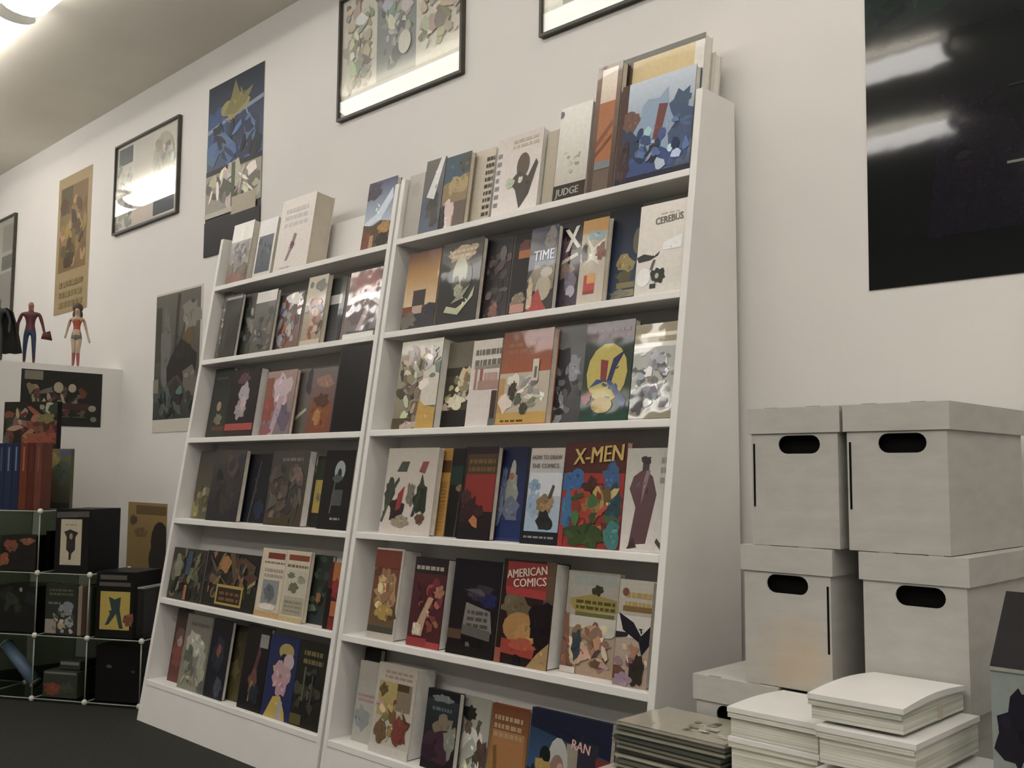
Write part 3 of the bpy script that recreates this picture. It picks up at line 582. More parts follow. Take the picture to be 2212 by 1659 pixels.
'r5e': ('graphic_novel', 'pale graphic novel with an olive banner over a desert coloured crowd', 'gloss', '#a59f90', [('g', 0, 0, 1, 1, '#a58b72', '#a7a498'), ('r', .12, .86, .95, .96, '#9aa09a'), ('p', [(.08, .72), (.5, .78), (.98, .74), (.98, .62), (.2, .6), (.08, .66)], '#9a8a3c'), ('j', .6, .82, .1, .05, '#3c3f26'), ('w', 2, .2, .63, .95, .74, '#5a5220'), ('r', .2, .56, .95, .6, '#6b6a30'), ('r', 0, .44, 1, .56, '#b9b3a8'), ('s', 26, .05, .06, .95, .46, ['#a87f66', '#7d5c4a', '#c2a58a', '#5e4a3d', '#d1bda3', '#936a50'], .06, .14), ('j', .28, .28, .1, .14, '#3d4650'), ('j', .05, .3, .08, .3, '#8d5f4c'), ('r', 0, 0, .3, .06, '#c3b9ad')]),
'r5f': ('graphic_novel', 'white graphic novel with a black winged shape under a tan title', 'gloss', '#bdb6aa', [('g', 0, 0, 1, 1, '#a88f7d', '#aaa798'), ('w', 2, .2, .74, 1, .92, '#a58a45'), ('r', .15, .7, 1, .75, '#7d6230'), ('e', .2, .88, .1, .04, '#7d4a3c'), ('r', 0, .45, 1, .66, '#bdb8b0'), ('p', [(.05, .68), (.5, .6), (.75, .48), (1, .58), (1, .4), (.8, .3), (.7, .42), (.2, .52)], '#211f28'), ('p', [(0, .5), (.4, .5), (.35, .46), (0, .44)], '#2b2a30'), ('s', 10, .05, .08, .95, .36, ['#a9725a', '#c9ad92', '#7a4a3c', '#8d6d78'], .1, .2), ('j', .7, .16, .2, .14, '#38302b'), ('j', .3, .06, .25, .06, '#9a7f92')]),
# right bookcase, lowest shelf
'r6b': ('comic_magazine', 'white magazine with a pink line of print in the corner by the divider', 'print', '#bdb8ae', [('g', 0, 0, 1, 1, '#a9a89f', '#a39c90'), ('w', 2, .1, .5, .95, .62, '#a5807c'), ('j', .4, .3, .4, .14, '#8b8f90')]),
'r6c': ('boxed_set', 'thick white and tan illustrated book on the lowest shelf', 'gloss', '#b5aea0', [('g', 0, 0, 1, 1, '#bdb6ac', '#a89f8f'), ('w', 2, .2, .84, .9, .95, '#9a8272'), ('r', .08, .42, .55, .8, '#a89555'), ('r', .55, .5, .92, .8, '#86765f'), ('j', .2, .7, .12, .07, '#6a5530'), ('r', .55, .72, .85, .8, '#54422f'), ('s', 16, .1, .18, .9, .6, ['#8d7a45', '#b8a77a', '#6f4f38', '#a99c86', '#7b3f30'], .05, .12), ('j', .72, .3, .2, .16, '#824236'), ('j', .25, .24, .16, .12, '#7a6040'), ('r', 0, 0, 1, .1, '#c2bcb3')]),
'r6d': ('graphic_novel', 'dark teal graphic novel with a purple robe shape on the lowest shelf', 'gloss', '#2a2f30', [('g', 0, 0, 1, 1, '#2a2226', '#2f3a3c'), ('r', 0, .88, 1, 1, '#1d2022'), ('j', .5, .9, .3, .05, '#6d7476'), ('w', 1, .2, .74, .8, .82, '#5c6a6c'), ('j', .6, .55, .3, .14, '#7d715c'), ('j', .45, .3, .5, .2, '#4a3040'), ('j', .85, .4, .2, .2, '#838478'), ('j', .2, .2, .3, .1, '#3b2834')]),
'r6e': ('graphic_novel', 'white graphic novel with black ink splashes on the lowest shelf', 'gloss', '#aaa89c', [('g', 0, 0, 1, 1, '#b2b2a8', '#8f8f82'), ('j', .35, .78, .24, .1, '#2d2b28'), ('p', [(.1, .2), (.5, .5), (.95, .2), (.8, .55), (.4, .62), (.2, .5)], '#c6c3b8'), ('j', .35, .6, .12, .09, '#6f5f4e'), ('j', .85, .3, .2, .18, '#5d4a3e'), ('p', [(.6, .6), (.66, .72), (.78, .7), (.72, .64), (.7, .5)], '#5c5a4c'), ('s', 8, .1, .03, .9, .25, ['#6f7a58', '#c9c9bd', '#4a4a3a'], .05, .1)]),
'r6f': ('graphic_novel', 'orange graphic novel with pale block letters on the lowest shelf', 'gloss', '#7a3f22', [('g', 0, 0, 1, 1, '#a9803f', '#6e3a20'), ('r', .08, .1, .92, .7, '#a5713a'), ('w', 3, .1, .62, .85, .92, '#a58a66'), ('p', [(.12, .5), (.2, .52), (.3, .1), (.22, .1)], '#7a5a26'), ('e', .2, .02, .22, .1, '#7c3325'), ('j', .8, .2, .2, .12, '#8d8464'), ('e', .5, .1, .25, .12, '#ae8f48')]),
'r6g': ('comic_album', 'wide blue comic album with a red edge and a pink lettered tag', 'gloss', '#20283c', [('g', 0, 0, 1, 1, '#3f6a93', '#232a42'), ('p', [(0, .8), (1, .62), (1, 1), (0, 1)], '#20243a'), ('r', .6, .2, .86, .75, '#33303e'), ('r', .84, 0, 1, .62, '#7d2f2b'), ('r', .48, 0, .62, .7, '#918a7a'), ('t', 'RAN', .54, .66, .22, .1, '#d0a398', -6), ('e', .38, .46, .13, .28, '#aaaaa5'), ('e', .38, .38, .09, .18, '#8d7263'), ('e', .42, .42, .04, .06, '#b78f82'), ('e', .22, .52, .07, .1, '#1f2420'), ('j', .2, .34, .1, .16, '#a88a3c'), ('j', .26, .24, .06, .14, '#9c6238'), ('j', .06, .2, .1, .2, '#2a2a33'), ('p', [(.3, 0), (.5, .14), (.5, 0)], '#2a3554'), ('r', .66, 0, .8, .25, '#8d8f80')]),
# left bookcase, top shelf
'l1a': ('graphic_novel', 'slim beige book at the open end of the top shelf', 'print', '#b0a798', [('g', 0, 0, 1, 1, '#a59c8d', '#b5ac9e'), ('r', .9, 0, 1, 1, '#958c7d')]),
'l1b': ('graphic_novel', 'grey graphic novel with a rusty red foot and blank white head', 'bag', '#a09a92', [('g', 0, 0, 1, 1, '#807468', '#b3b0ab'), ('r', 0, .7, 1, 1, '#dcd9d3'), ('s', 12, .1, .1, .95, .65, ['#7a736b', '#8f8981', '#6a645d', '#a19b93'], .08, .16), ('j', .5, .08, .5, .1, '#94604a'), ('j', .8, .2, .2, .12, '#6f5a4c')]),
'l1c': ('graphic_novel', 'white book with a slate blue panel on the top shelf', 'gloss', '#c9c5bf', [('g', 0, 0, 1, 1, '#c4c0b8', '#dedcd8'), ('g', .08, .08, .9, .72, '#4b545f', '#6e6e7a'), ('s', 6, .15, .15, .85, .65, ['#59626f', '#4a4f5e'], .08, .14)]),
'l1e': ('graphic_novel', 'graphic novel with a blue and white sky over a brown valley', 'gloss', '#5d5a6d', [('g', 0, .35, 1, 1, '#aebccc', '#5b5c80'), ('j', .2, .85, .3, .14, '#5a5360'), ('p', [(0, .4), (.4, .5), (.9, .85), (.95, .7), (.6, .42), (.1, .34)], '#c4d0dc'), ('p', [(0, 0), (1, 0), (1, .35), (.6, .4), (.3, .34), (0, .38)], '#63503c'), ('j', .75, .28, .2, .1, '#b1833f'), ('j', .15, .15, .2, .14, '#84492c'), ('r', .28, 0, .42, .2, '#b58d6b'), ('j', .75, .1, .26, .1, '#42332c')]),
# left bookcase, second shelf
'l2a': ('comic_magazine', 'grey streaked bagged comic at the open end of the second shelf', 'bag', '#6b645c', [('g', 0, 0, 1, 1, '#5a5048', '#87817a'), ('s', 14, 0, 0, 1, .95, ['#9b948b', '#4f4842', '#766e66', '#b5aea6'], .08, .18)]),
'l2b': ('comic_magazine', 'black bagged comic on the second shelf', 'bag', '#2f2e2a', [('g', 0, 0, 1, 1, '#35352f', '#2c2b29'), ('r', 0, .93, 1, .97, '#a39d93'), ('j', .2, .3, .1, .2, '#45463d')]),
'l2c': ('comic_magazine', 'charcoal bagged comic with pale streaks on the second shelf', 'bag', '#4a4a45', [('g', 0, 0, 1, 1, '#45463f', '#5b5952'), ('s', 12, .1, .1, .95, .9, ['#6f6f66', '#383932', '#8b8a82', '#545a50'], .06, .14)]),
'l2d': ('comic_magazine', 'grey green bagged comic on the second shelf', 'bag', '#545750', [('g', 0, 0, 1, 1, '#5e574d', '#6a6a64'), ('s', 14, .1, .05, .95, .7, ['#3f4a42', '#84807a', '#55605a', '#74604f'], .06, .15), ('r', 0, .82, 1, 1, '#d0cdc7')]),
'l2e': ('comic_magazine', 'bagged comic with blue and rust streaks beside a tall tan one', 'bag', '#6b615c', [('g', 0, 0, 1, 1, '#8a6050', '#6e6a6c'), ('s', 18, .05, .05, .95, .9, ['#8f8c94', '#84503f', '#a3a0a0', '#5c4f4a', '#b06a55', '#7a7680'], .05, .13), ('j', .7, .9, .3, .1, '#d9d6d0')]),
'l2f': ('comic_magazine', 'tall tan comic crowded with small shapes on the second shelf', 'gloss', '#a89c88', [('g', 0, 0, 1, 1, '#a8937a', '#bab19f'), ('e', .2, .88, .1, .05, '#6e6a5c'), ('j', .7, .85, .25, .08, '#6f7064'), ('s', 18, .1, .12, .95, .72, ['#9a6a52', '#857c80', '#b89478', '#6f5346', '#c4b3a0', '#9a4f40'], .06, .15), ('r', 0, 0, 1, .08, '#c2b59f')]),
'l2g': ('comic_magazine', 'plain dark grey green comic on the second shelf', 'gloss', '#4a4d47', [('g', 0, 0, 1, 1, '#57585a', '#3a3f38'), ('r', .1, .6, 1, .74, '#c0bfba'), ('r', .85, 0, 1, 1, '#3c3b3f')]),
'l2h': ('comic_magazine', 'bagged red and violet comic with bright glare by the divider', 'bag', '#5a4348', [('g', 0, 0, 1, 1, '#6f6468', '#7d4a4a'), ('j', .5, .78, .4, .16, '#94514c'), ('p', [(.05, .5), (.6, .58), (1, .42), (1, .62), (.5, .66), (.1, .62)], '#dcd8d4'), ('j', .4, .35, .3, .14, '#5c3d46'), ('p', [(.35, .1), (.55, .4), (.7, .44), (.5, .1)], '#b09a9a'), ('p', [(.6, .1), (.8, .4), (.9, .4), (.7, .1)], '#3f3438'), ('r', 0, 0, .9, .08, '#d3d0cc'), ('r', .1, .08, 1, .11, '#2c2a2a')]),  # pale bands put the plastic bag's glare into the ink
# left bookcase, third shelf
'l3a': ('comic_magazine', 'dark green comic with a small tan spot on the third shelf', 'print', '#33382f', [('g', 0, 0, 1, 1, '#3b3f35', '#2f332b'), ('e', .5, .45, .12, .07, '#9a8467'), ('j', .55, .26, .2, .09, '#7a7862'), ('r', .3, .1, .95, .16, '#6b4236'), ('w', 1, .15, .84, .8, .9, '#4f574a')]),
'l3b': ('graphic_novel', 'black graphic novel with pale smoke and a red title strip', 'print', '#2a2321', [('r', 0, 0, 1, 1, '#2c2523'), ('j', .45, .86, .22, .09, '#5f4348'), ('j', .52, .62, .16, .16, '#a39aa0'), ('j', .45, .4, .18, .14, '#9c8f90'), ('j', .55, .5, .1, .1, '#b3a5a0'), ('r', .02, .09, .98, .19, '#b04a42'), ('r', .02, 0, 1, .08, '#3a302a')]),
'l3c': ('comic_magazine', 'bagged comic with a pink glow and orange edge on the third shelf', 'bag', '#8d5f58', [('g', 0, 0, 1, 1, '#7d6f78', '#a98a80'), ('r', 0, .3, .25, .9, '#94543a'), ('j', .55, .68, .3, .26, '#c3adb5'), ('j', .15, .4, .2, .2, '#9c4438'), ('p', [(.3, 0), (.45, 0), (.7, .6), (.5, .6)], '#b59aa8'), ('j', .75, .25, .2, .2, '#6d5a70'), ('j', .15, .08, .2, .1, '#96525a')]),
'l3d': ('comic_magazine', 'grey bagged comic with a white fleck between pink and rust covers', 'bag', '#6d6862', [('g', 0, 0, 1, 1, '#5e5a50', '#7d7873'), ('p', [(.2, .26), (.8, .4), (.85, .36), (.3, .22)], '#b8b2a6'), ('j', .85, .8, .2, .2, '#4a4052')]),
'l3e': ('comic_magazine', 'rust brown comic with a grey violet top on the third shelf', 'gloss', '#74482f', [('g', 0, 0, 1, 1, '#84442a', '#79706c'), ('j', .55, .78, .35, .1, '#9b7766'), ('j', .5, .35, .42, .26, '#8f4f28'), ('j', .5, .5, .3, .1, '#5d3f30'), ('j', .4, .25, .16, .12, '#b27a42')]),
# left bookcase, fourth shelf
'l4a': ('comic_magazine', 'olive brown comic with a yellow corner on the fourth shelf', 'print', '#57513f', [('g', 0, 0, 1, 1, '#5f5a3e', '#4d473e'), ('j', .15, .15, .25, .16, '#8d8450'), ('j', .6, .4, .12, .07, '#958f78'), ('s', 8, .1, .05, .9, .5, ['#6d6848', '#4a4438', '#7a7048'], .06, .14)]),
'l4b': ('graphic_novel', 'wide smoky charcoal album on the fourth shelf', 'print', '#3d3836', [('g', 0, 0, 1, 1, '#312c31', '#4a4540'), ('s', 14, .05, .1, .95, .95, ['#3a343a', '#453f3c', '#332e30', '#4d4744'], .1, .2)]),
'l4c': ('graphic_novel', 'blue black graphic novel on the fourth shelf', 'print', '#1e1c24', [('g', 0, 0, 1, 1, '#1c2026', '#221f27'), ('j', .7, .2, .2, .12, '#28334a'), ('p', [(.38, 0), (.43, 0), (.6, .9), (.56, .9)], '#4a4a54')]),
'l4d': ('graphic_novel', 'mottled grey brown album with a faint title on the fourth shelf', 'print', '#544a41', [('g', 0, 0, 1, 1, '#4e443b', '#4a443d'), ('w', 1, .3, .86, .85, .94, '#6f6a64'), ('s', 26, .05, .1, .95, .85, ['#5f554a', '#453d36', '#6a5c4e', '#514a3c', '#745f50'], .06, .15), ('r', .15, .02, .7, .1, '#4d4228')]),
'l4e': ('graphic_novel', 'black and yellow graphic novel half behind a black one', 'print', '#26241c', [('r', 0, 0, 1, 1, '#25241c'), ('r', .05, .3, .7, .66, '#a8913a'), ('r', .05, .2, .6, .32, '#b0923a'), ('j', .4, .42, .2, .06, '#7d7458'), ('r', 0, .66, .8, .95, '#2f3a22')]),
'l4f': ('graphic_novel', 'black graphic novel with a silver arch and grey lettering', 'gloss', '#171415', [('r', 0, 0, 1, 1, '#171415'), ('e', .55, .74, .18, .13, '#8f9a9d'), ('e', .55, .7, .07, .07, '#23282a'), ('j', .52, .64, .16, .05, '#49575a'), ('r', .42, .3, .74, .5, '#4f5150'), ('p', [(.36, .2), (.4, .2), (.46, .62), (.42, .62)], '#5d6266'), ('w', 1, .42, .12, .76, .17, '#8d8d8d')]),
# left bookcase, fifth shelf
'l5a': ('comic_album', 'wide dark crowded comic album with a bluish streak on the fifth shelf', 'print', '#3b342c', [('r', 0, 0, 1, 1, '#3d372f'), ('s', 34, .03, .05, .97, .97, ['#55483a', '#2c2924', '#6d6a52', '#4a3528', '#3a4038', '#7a6a4c'], .04, .11), ('j', .22, .65, .12, .2, '#7d7d68'), ('p', [(.45, .5), (.6, .5), (.62, .95), (.48, .95)], '#40526a'), ('r', .5, .02, .58, .3, '#a8683a')]),
'l5b': ('comic_album', 'wide black comic album with a yellow outlined caption panel', 'print', '#26211c', [('r', 0, 0, 1, 1, '#292420'), ('s', 30, .03, .25, .97, .97, ['#4f3a2a', '#332e33', '#6d5a38', '#25221f', '#44503a', '#80603c'], .03, .09), ('j', .38, .78, .1, .14, '#a5703a'), ('r', .28, .06, .78, .42, '#a8903a'), ('r', .31, .1, .75, .37, '#3a2a1e'), ('w', 2, .35, .14, .72, .34, '#7a5232'), ('p', [(.85, .4), (.98, .5), (.98, .58), (.86, .46)], '#8f8a5d')]),
'l5c': ('comic_newspaper', 'cream comic newspaper with a red masthead beside its twin', 'print', '#b8ac94', [('r', 0, 0, 1, 1, '#bfb39c'), ('r', .25, .85, .95, .94, '#7d3226'), ('w', 1, .15, .78, .98, .83, '#7d7462'), ('w', 2, .2, .58, .95, .74, '#9a9484'), ('r', .2, .2, .85, .54, '#85898a'), ('j', .5, .36, .22, .12, '#66696a'), ('r', 0, 0, 1, .08, '#b9955c'), ('j', .5, .15, .3, .05, '#cfc8bc')]),
'l5d': ('comic_newspaper', 'cream comic newspaper with two cartoon boxes and a red masthead', 'print', '#bfb39a', [('r', 0, 0, 1, 1, '#bcb196'), ('r', .1, .86, .95, .94, '#84402e'), ('w', 1, .08, .76, .95, .83, '#6f6a58'), ('r', .1, .38, .95, .72, '#b3ad9a'), ('j', .3, .64, .16, .05, '#77725f'), ('j', .45, .48, .2, .07, '#6d6956'), ('j', .75, .6, .16, .06, '#8f8b7a'), ('r', .12, .1, .95, .35, '#a39d85'), ('w', 3, .18, .13, .9, .32, '#8b8672'), ('r', 0, 0, 1, .06, '#b9a06a')]),
'l5e': ('comic_magazine', 'dark green comic with a small orange spot on the fifth shelf', 'print', '#333a33', [('g', 0, 0, 1, 1, '#39423a', '#2f342f'), ('s', 12, .05, .1, .95, .95, ['#3d4a40', '#2a2f2a', '#4d5a48', '#34404a'], .08, .18), ('j', .6, .38, .12, .07, '#a0683a'), ('j', .3, .22, .24, .05, '#6d7a62')]),
'l5f': ('comic_magazine', 'narrow red and orange comic against the divider on the fifth shelf', 'print', '#4a1f1a', [('r', 0, 0, 1, 1, '#531f1c'), ('r', .35, .72, 1, 1, '#a8642a'), ('j', .7, .6, .3, .14, '#932a2a'), ('r', .5, .2, 1, .42, '#b0642a'), ('r', 0, 0, .45, .6, '#241614'), ('r', .45, 0, 1, .18, '#7f2822')]),
# left bookcase, lowest shelf
'l6a': ('comic_magazine', 'rusty red comic at the open end of the lowest shelf', 'print', '#5d3028', [('g', 0, 0, 1, 1, '#6f3d30', '#34231f'), ('j', .5, .6, .35, .14, '#6d4c42'), ('j', .5, .4, .4, .2, '#84443a'), ('j', .6, .55, .2, .07, '#a08a7d')]),
'l6b': ('comic_magazine', 'grey white comic with a pale cloud on the lowest shelf', 'print', '#7d7a6c', [('g', 0, 0, 1, 1, '#8a8876', '#6d6a5f'), ('j', .45, .62, .35, .16, '#a5a395'), ('j', .3, .4, .2, .16, '#636658'), ('j', .8, .4, .14, .2, '#9a9a8d'), ('s', 8, .05, .05, .95, .35, ['#8f8d7c', '#63675a', '#aaa08a'], .06, .14), ('w', 1, .2, .86, .9, .93, '#5b574d')]),
'l6c': ('comic_magazine', 'midnight blue comic with a red fleck on the lowest shelf', 'print', '#1d1c24', [('g', 0, 0, 1, 1, '#23262e', '#17151a'), ('j', .5, .55, .3, .2, '#2d3040'), ('j', .5, .6, .1, .09, '#844a3c'), ('j', .7, .15, .2, .12, '#474c5a')]),
'l6d': ('comic_magazine', 'olive comic tucked behind dark covers on the lowest shelf', 'print', '#4a4328', [('g', 0, 0, 1, 1, '#5d542e', '#352f22'), ('j', .5, .7, .3, .2, '#4d4526'), ('j', .5, .4, .3, .14, '#6d6236'), ('j', .5, .2, .35, .12, '#574d2a')]),
'l6e': ('comic_magazine', 'black comic with a maroon streak and grey block on the lowest shelf', 'print', '#1e181a', [('r', 0, 0, 1, 1, '#1f191b'), ('p', [(.35, .2), (.5, .25), (.7, .7), (.6, .8)], '#5f3340'), ('r', .6, .76, .95, .92, '#8a8784'), ('j', .5, .35, .16, .14, '#6d4a3a'), ('p', [(.4, .1), (.45, .1), (.55, .35), (.45, .35)], '#8d7a4a'), ('j', .65, .2, .2, .1, '#28303c')]),
'l6f': ('comic_magazine', 'royal blue comic with pink and yellow balloon shapes', 'print', '#28325a', [('r', 0, 0, 1, 1, '#27315c'), ('e', .6, .82, .26, .1, '#9c8a48'), ('e', .55, .74, .12, .05, '#332c2c'), ('e', .72, .7, .18, .1, '#b39aa0'), ('p', [(.2, .62), (.6, .68), (.5, .58), (.25, .55)], '#b0a24e'), ('j', .55, .48, .28, .2, '#b08a90'), ('p', [(.1, 0), (.85, 0), (.8, .1), (.6, .28), (.35, .26)], '#b59c3a'), ('r', .52, .0, .7, .22, '#a09a92')]),
'l6g': ('comic_magazine', 'black and olive comic against the divider on the lowest shelf', 'print', '#26241c', [('r', 0, 0, 1, 1, '#26251f'), ('w', 2, .2, .74, .9, .94, '#6d6434'), ('s', 14, .05, .1, .95, .7, ['#34352c', '#44443a', '#1e1d1a', '#54523a'], .06, .14), ('r', 0, .02, .4, .14, '#5a5428'), ('r', .3, .3, .36, .7, '#5d5c50'), ('r', .6, .25, .65, .62, '#4a4a40')]),
}
THICK_WHITE = {'r3a', 'r5a', 'r5b', 'r5d', 'r6c', 'r1d', 'r1e', 'l3b', 'l4d', 'r1g'}
SHELFNAME = {'R': {1: 'top', 2: 'second', 3: 'third', 4: 'fourth', 5: 'fifth', 6: 'lowest'}}
for i, (bid, unit, row, u, w, h, o, th) in enumerate(TABLE):
    name, label, mat, cover, ops = BOOKS[bid]
    book(unit, row, u, w, h, o, th, name, 'book' if name in ('graphic_novel', 'art_book', 'boxed_set', 'instruction_book') else 'comic', label, mat, cover, ops,
         'paperwhite' if bid in THICK_WHITE else 'paper', 100 + i)

# a few pieces that stand deeper in the shelves
book('R', 1, 0.634, 0.046, 0.236, 0.030, 0.080, 'graphic_novel', 'book', 'narrow thick beige book wedged before the white one lettered JUDGE', 'print', '#b0a68f', [('g', 0, 0, 1, 1, '#a99f88', '#b6ac97'), ('r', .9, 0, 1, 1, '#6e6553')], 'paper', 7)
book('R', 1, 0.850, 0.300, 0.398, 0.0475, 0.034, 'portfolio_case', 'case', 'tall dark framed tan case rising behind the wide blue art book', 'gloss', '#c9c4ba', [('r', 0, 0, 1, 1, '#5d5849'), ('g', .22, 0, .97, .955, '#c2ab7a', '#cdb883'), ('r', .9, .0, 1, .955, '#d0ccc4'), ('r', 0, 0, .2, .96, '#574637')], 'paperwhite', 8)
book('R', 1, 1.02, 0.139, 0.350, 0.086, 0.030, 'portfolio_case', 'case', 'plain pale case at the back of the top shelf behind the tan one', 'print', '#c2bcae', [('r', 0, 0, 1, 1, '#c2bcae')], 'paperwhite', 9)
book('R', 6, 0.040, 0.075, 0.262, 0.085, 0.020, 'comic_magazine', 'comic', 'black comic added as shade deep in the corner of the lowest shelf', 'print', '#26241f', [('r', 0, 0, 1, 1, '#26241f'), ('j', .5, .5, .2, .2, '#34322b')], 'paper', 10)  # dark book shape added in place of a shadowed gap
book('L', 1, 0.429, 0.229, 0.297, 0.018, 0.082, 'slipcase', 'case', 'large white slipcase with beige side and a small red figure mark', 'print', '#cfc8bd', [('g', 0, 0, 1, 1, '#cdc6bf', '#d6d0c7'), ('w', 3, .15, .6, .85, .9, '#bfb9b6'), ('p', [(.32, .14), (.42, .3), (.5, .5), (.58, .48), (.5, .3), (.38, .14)], '#8f7a80'), ('j', .48, .34, .06, .05, '#7d4a4a'), ('w', 1, .2, .04, .5, .07, '#b0a8a0')], 'beige', 11)
book('L', 3, 0.985, 0.172, 0.292, 0.006, 0.045, 'slipcase', 'case', 'plain black slipcase filling the divider end of the third shelf', 'gloss', '#151213', [('r', 0, 0, 1, 1, '#151213'), ('r', 0, 0, .03, 1, '#3c3c44')], 'paper', 12)

# ------------------------------------------------------------------ pictures on the walls
def sheet_poster(name, m, w, h, ops, mat, label, seed, th=0.002):
    r = empty(name, m); tag(r, label, 'poster')
    b = MB(); b.box(0, w, 0, th, 0, h); b.build('paper_sheet', M['paperwhite'], r)
    art(r, w, h, ops, M[mat], 'poster_print', -0.0002, seed)
    return r
def framed(name, m, w, h, ops, label, seed, bar=0.010):
    r = empty(name, m); tag(r, label, 'picture')
    for a in ((0, w, 0, bar), (0, w, h - bar, h), (0, bar, bar, h - bar), (w - bar, w, bar, h - bar)):
        b = MB(); b.box(a[0], a[1], -0.018, 0.002, a[2], a[3]); b.build('frame_bar', M['frame'], r)
    b = MB(); b.box(bar, w - bar, -0.002, 0.002, bar, h - bar); b.build('mount_board', M['paperwhite'], r)
    o = art(r, w, h, ops, M['poster'], 'drawing', -0.0022, seed)
    b = MB(); b.box(bar, w - bar, -0.013, -0.011, bar, h - bar); b.build('glass_pane', M['glass'], r)
    return r
def onwall(x, z, roll=0.0): return Matrix.Translation((x, WALL - 0.0025, z)) @ Matrix.Rotation(math.radians(roll), 4, 'Y')

GREY = ['#a9a79f', '#8f8d86', '#c4c1b8', '#77756e', '#b5b2aa']
framed('framed_drawing', onwall(-4.42, 1.94), 0.62, 0.68, [('r', .03, .03, .97, .97, '#b9b5a8'), ('r', .55, .05, .9, .45, '#8b8a80'), ('r', .6, .48, .92, .62, '#56584f'), ('r', .6, .66, .92, .92, '#9a988c')], 'framed grey page drawing beyond the brown poster over the low partition', 31)
sheet_poster('paper_poster', onwall(-3.105, 1.865), 0.485, 0.825, [('r', 0, 0, 1, 1, '#a08a5e'), ('r', .08, .3, .9, .92, '#7f6437'), ('r', .1, .72, .45, .92, '#5e5430'), ('j', .5, .55, .32, .2, '#8d7040'), ('s', 18, .15, .35, .85, .85, ['#6d5630', '#93783f', '#574526', '#a38850'], .05, .13), ('j', .4, .38, .15, .06, '#4f4026'), ('w', 3, .15, .04, .85, .26, '#8a7648')], 'poster', 'brown and tan old style poster on the wall over the low partition', 32)
framed('framed_drawing', onwall(-2.287, 2.214), 0.735, 0.492, [('r', .02, .03, .98, .97, '#d4cdc4'), ('r', .04, .76, .27, .95, '#46536b'), ('r', .62, .06, .93, .24, '#3f4862'), ('g', .3, .05, .6, .95, '#dcc6bd', '#cbc7c4'), ('s', 34, .04, .08, .27, .72, ['#a8a6a2', '#8f8e8a', '#b9b5ae', '#999ca1'], .015, .04), ('e', .76, .62, .16, .3, '#bdb6ac'), ('s', 26, .62, .3, .92, .9, ['#9d978d', '#c3bdb3', '#aba59b', '#86817a'], .015, .04)], 'framed pencil comic page with two dark blue corners', 33)
sheet_poster('paper_poster', onwall(-1.283, 1.945), 0.495, 0.815, [('r', 0, 0, 1, 1, '#26262a'), ('g', 0, .5, 1, 1, '#415678', '#333c48'), ('j', .15, .7, .2, .14, '#3a5686'), ('j', .7, .62, .28, .12, '#36455c'), ('p', [(0, .72), (.4, .76), (1, .8), (1, .825), (.45, .785), (0, .745)], '#8592a8'), ('j', .5, .83, .24, .06, '#9c9353', 10), ('p', [(.3, .8), (.42, .88), (.5, .98), (.6, .87), (.82, .9), (.7, .82), (.5, .78)], '#857d4c'), ('s', 14, .05, .52, .95, .72, ['#2f3d58', '#4e6b9c', '#27303c', '#58708f'], .06, .14), ('r', 0, .47, 1, .5, '#2b2d2c'), ('r', 0, .24, 1, .47, '#9a9587'), ('s', 18, .03, .26, .95, .45, ['#b5b0a3', '#716c62', '#c9c2b2', '#5a564c', '#a8a08c'], .05, .13), ('r', .48, .2, .54, .5, '#5f5d52'), ('r', 0, .22, .5, .25, '#b3ad9d'), ('r', .5, .2, .92, .3, '#a79f88'), ('r', 0, 0, 1, .2, '#1f1e20')], 'poster', 'dark blue poster with a gold emblem over the white slipcase bookcase', 34)
framed('framed_drawing', onwall(-0.212, 2.331, 0.4), 0.735, 0.50, [('r', .02, .03, .98, .97, '#d3ccc1'), ('r', .32, .2, .64, .97, '#95989a'), ('s', 30, .34, .3, .62, .95, ['#abadad', '#84878a', '#bbbcb8', '#989b9e'], .015, .05), ('s', 34, .04, .2, .28, .93, ['#bdb7a9', '#aaa498', '#c8c3b7', '#9c978d'], .012, .04), ('s', 34, .68, .3, .96, .95, ['#b7ad9d', '#c3bcad', '#a99e8e', '#9a8a7d', '#ccc5b9'], .012, .045), ('e', .56, .42, .05, .09, '#cfcbc3')], 'framed triptych of grey comic pages above the divider of the bookcases', 35)
framed('framed_drawing', onwall(0.891, 2.334, 0.8), 0.735, 0.50, [('r', .02, .03, .98, .97, '#d3cfc6'), ('r', .12, .17, .5, .95, '#8e8f86'), ('s', 20, .55, .2, .95, .9, GREY, .02, .06)], 'framed drawing high above the tall dark case', 36)
sheet_poster('paper_poster', onwall(-1.752, 1.135), 0.470, 0.690, [('r', 0, 0, 1, 1, '#bdb8ab'), ('g', .0, .09, .97, .985, '#3f433c', '#6a665d'), ('r', .02, .5, .14, .9, '#4a463c'), ('p', [(.4, .42), (.46, .42), (.55, .97), (.48, .97)], '#45403a'), ('p', [(.5, .6), (.55, .6), (.85, .9), (.8, .92)], '#4d483f'), ('j', .78, .8, .2, .1, '#837e74'), ('j', .25, .6, .1, .25, '#6f7069'), ('j', .62, .45, .28, .2, '#302e2c'), ('e', .76, .66, .1, .06, '#6a5730'), ('j', .5, .3, .2, .08, '#57483c'), ('j', .8, .34, .18, .1, '#6d675f'), ('s', 16, .05, .12, .95, .3, ['#3d423a', '#4f564d', '#2f342e', '#5f6962'], .06, .13), ('r', .0, .28, .12, .38, '#817d6d')], 'poster', 'dark woodland poster with a white foot hanging beside the bookcase', 37)
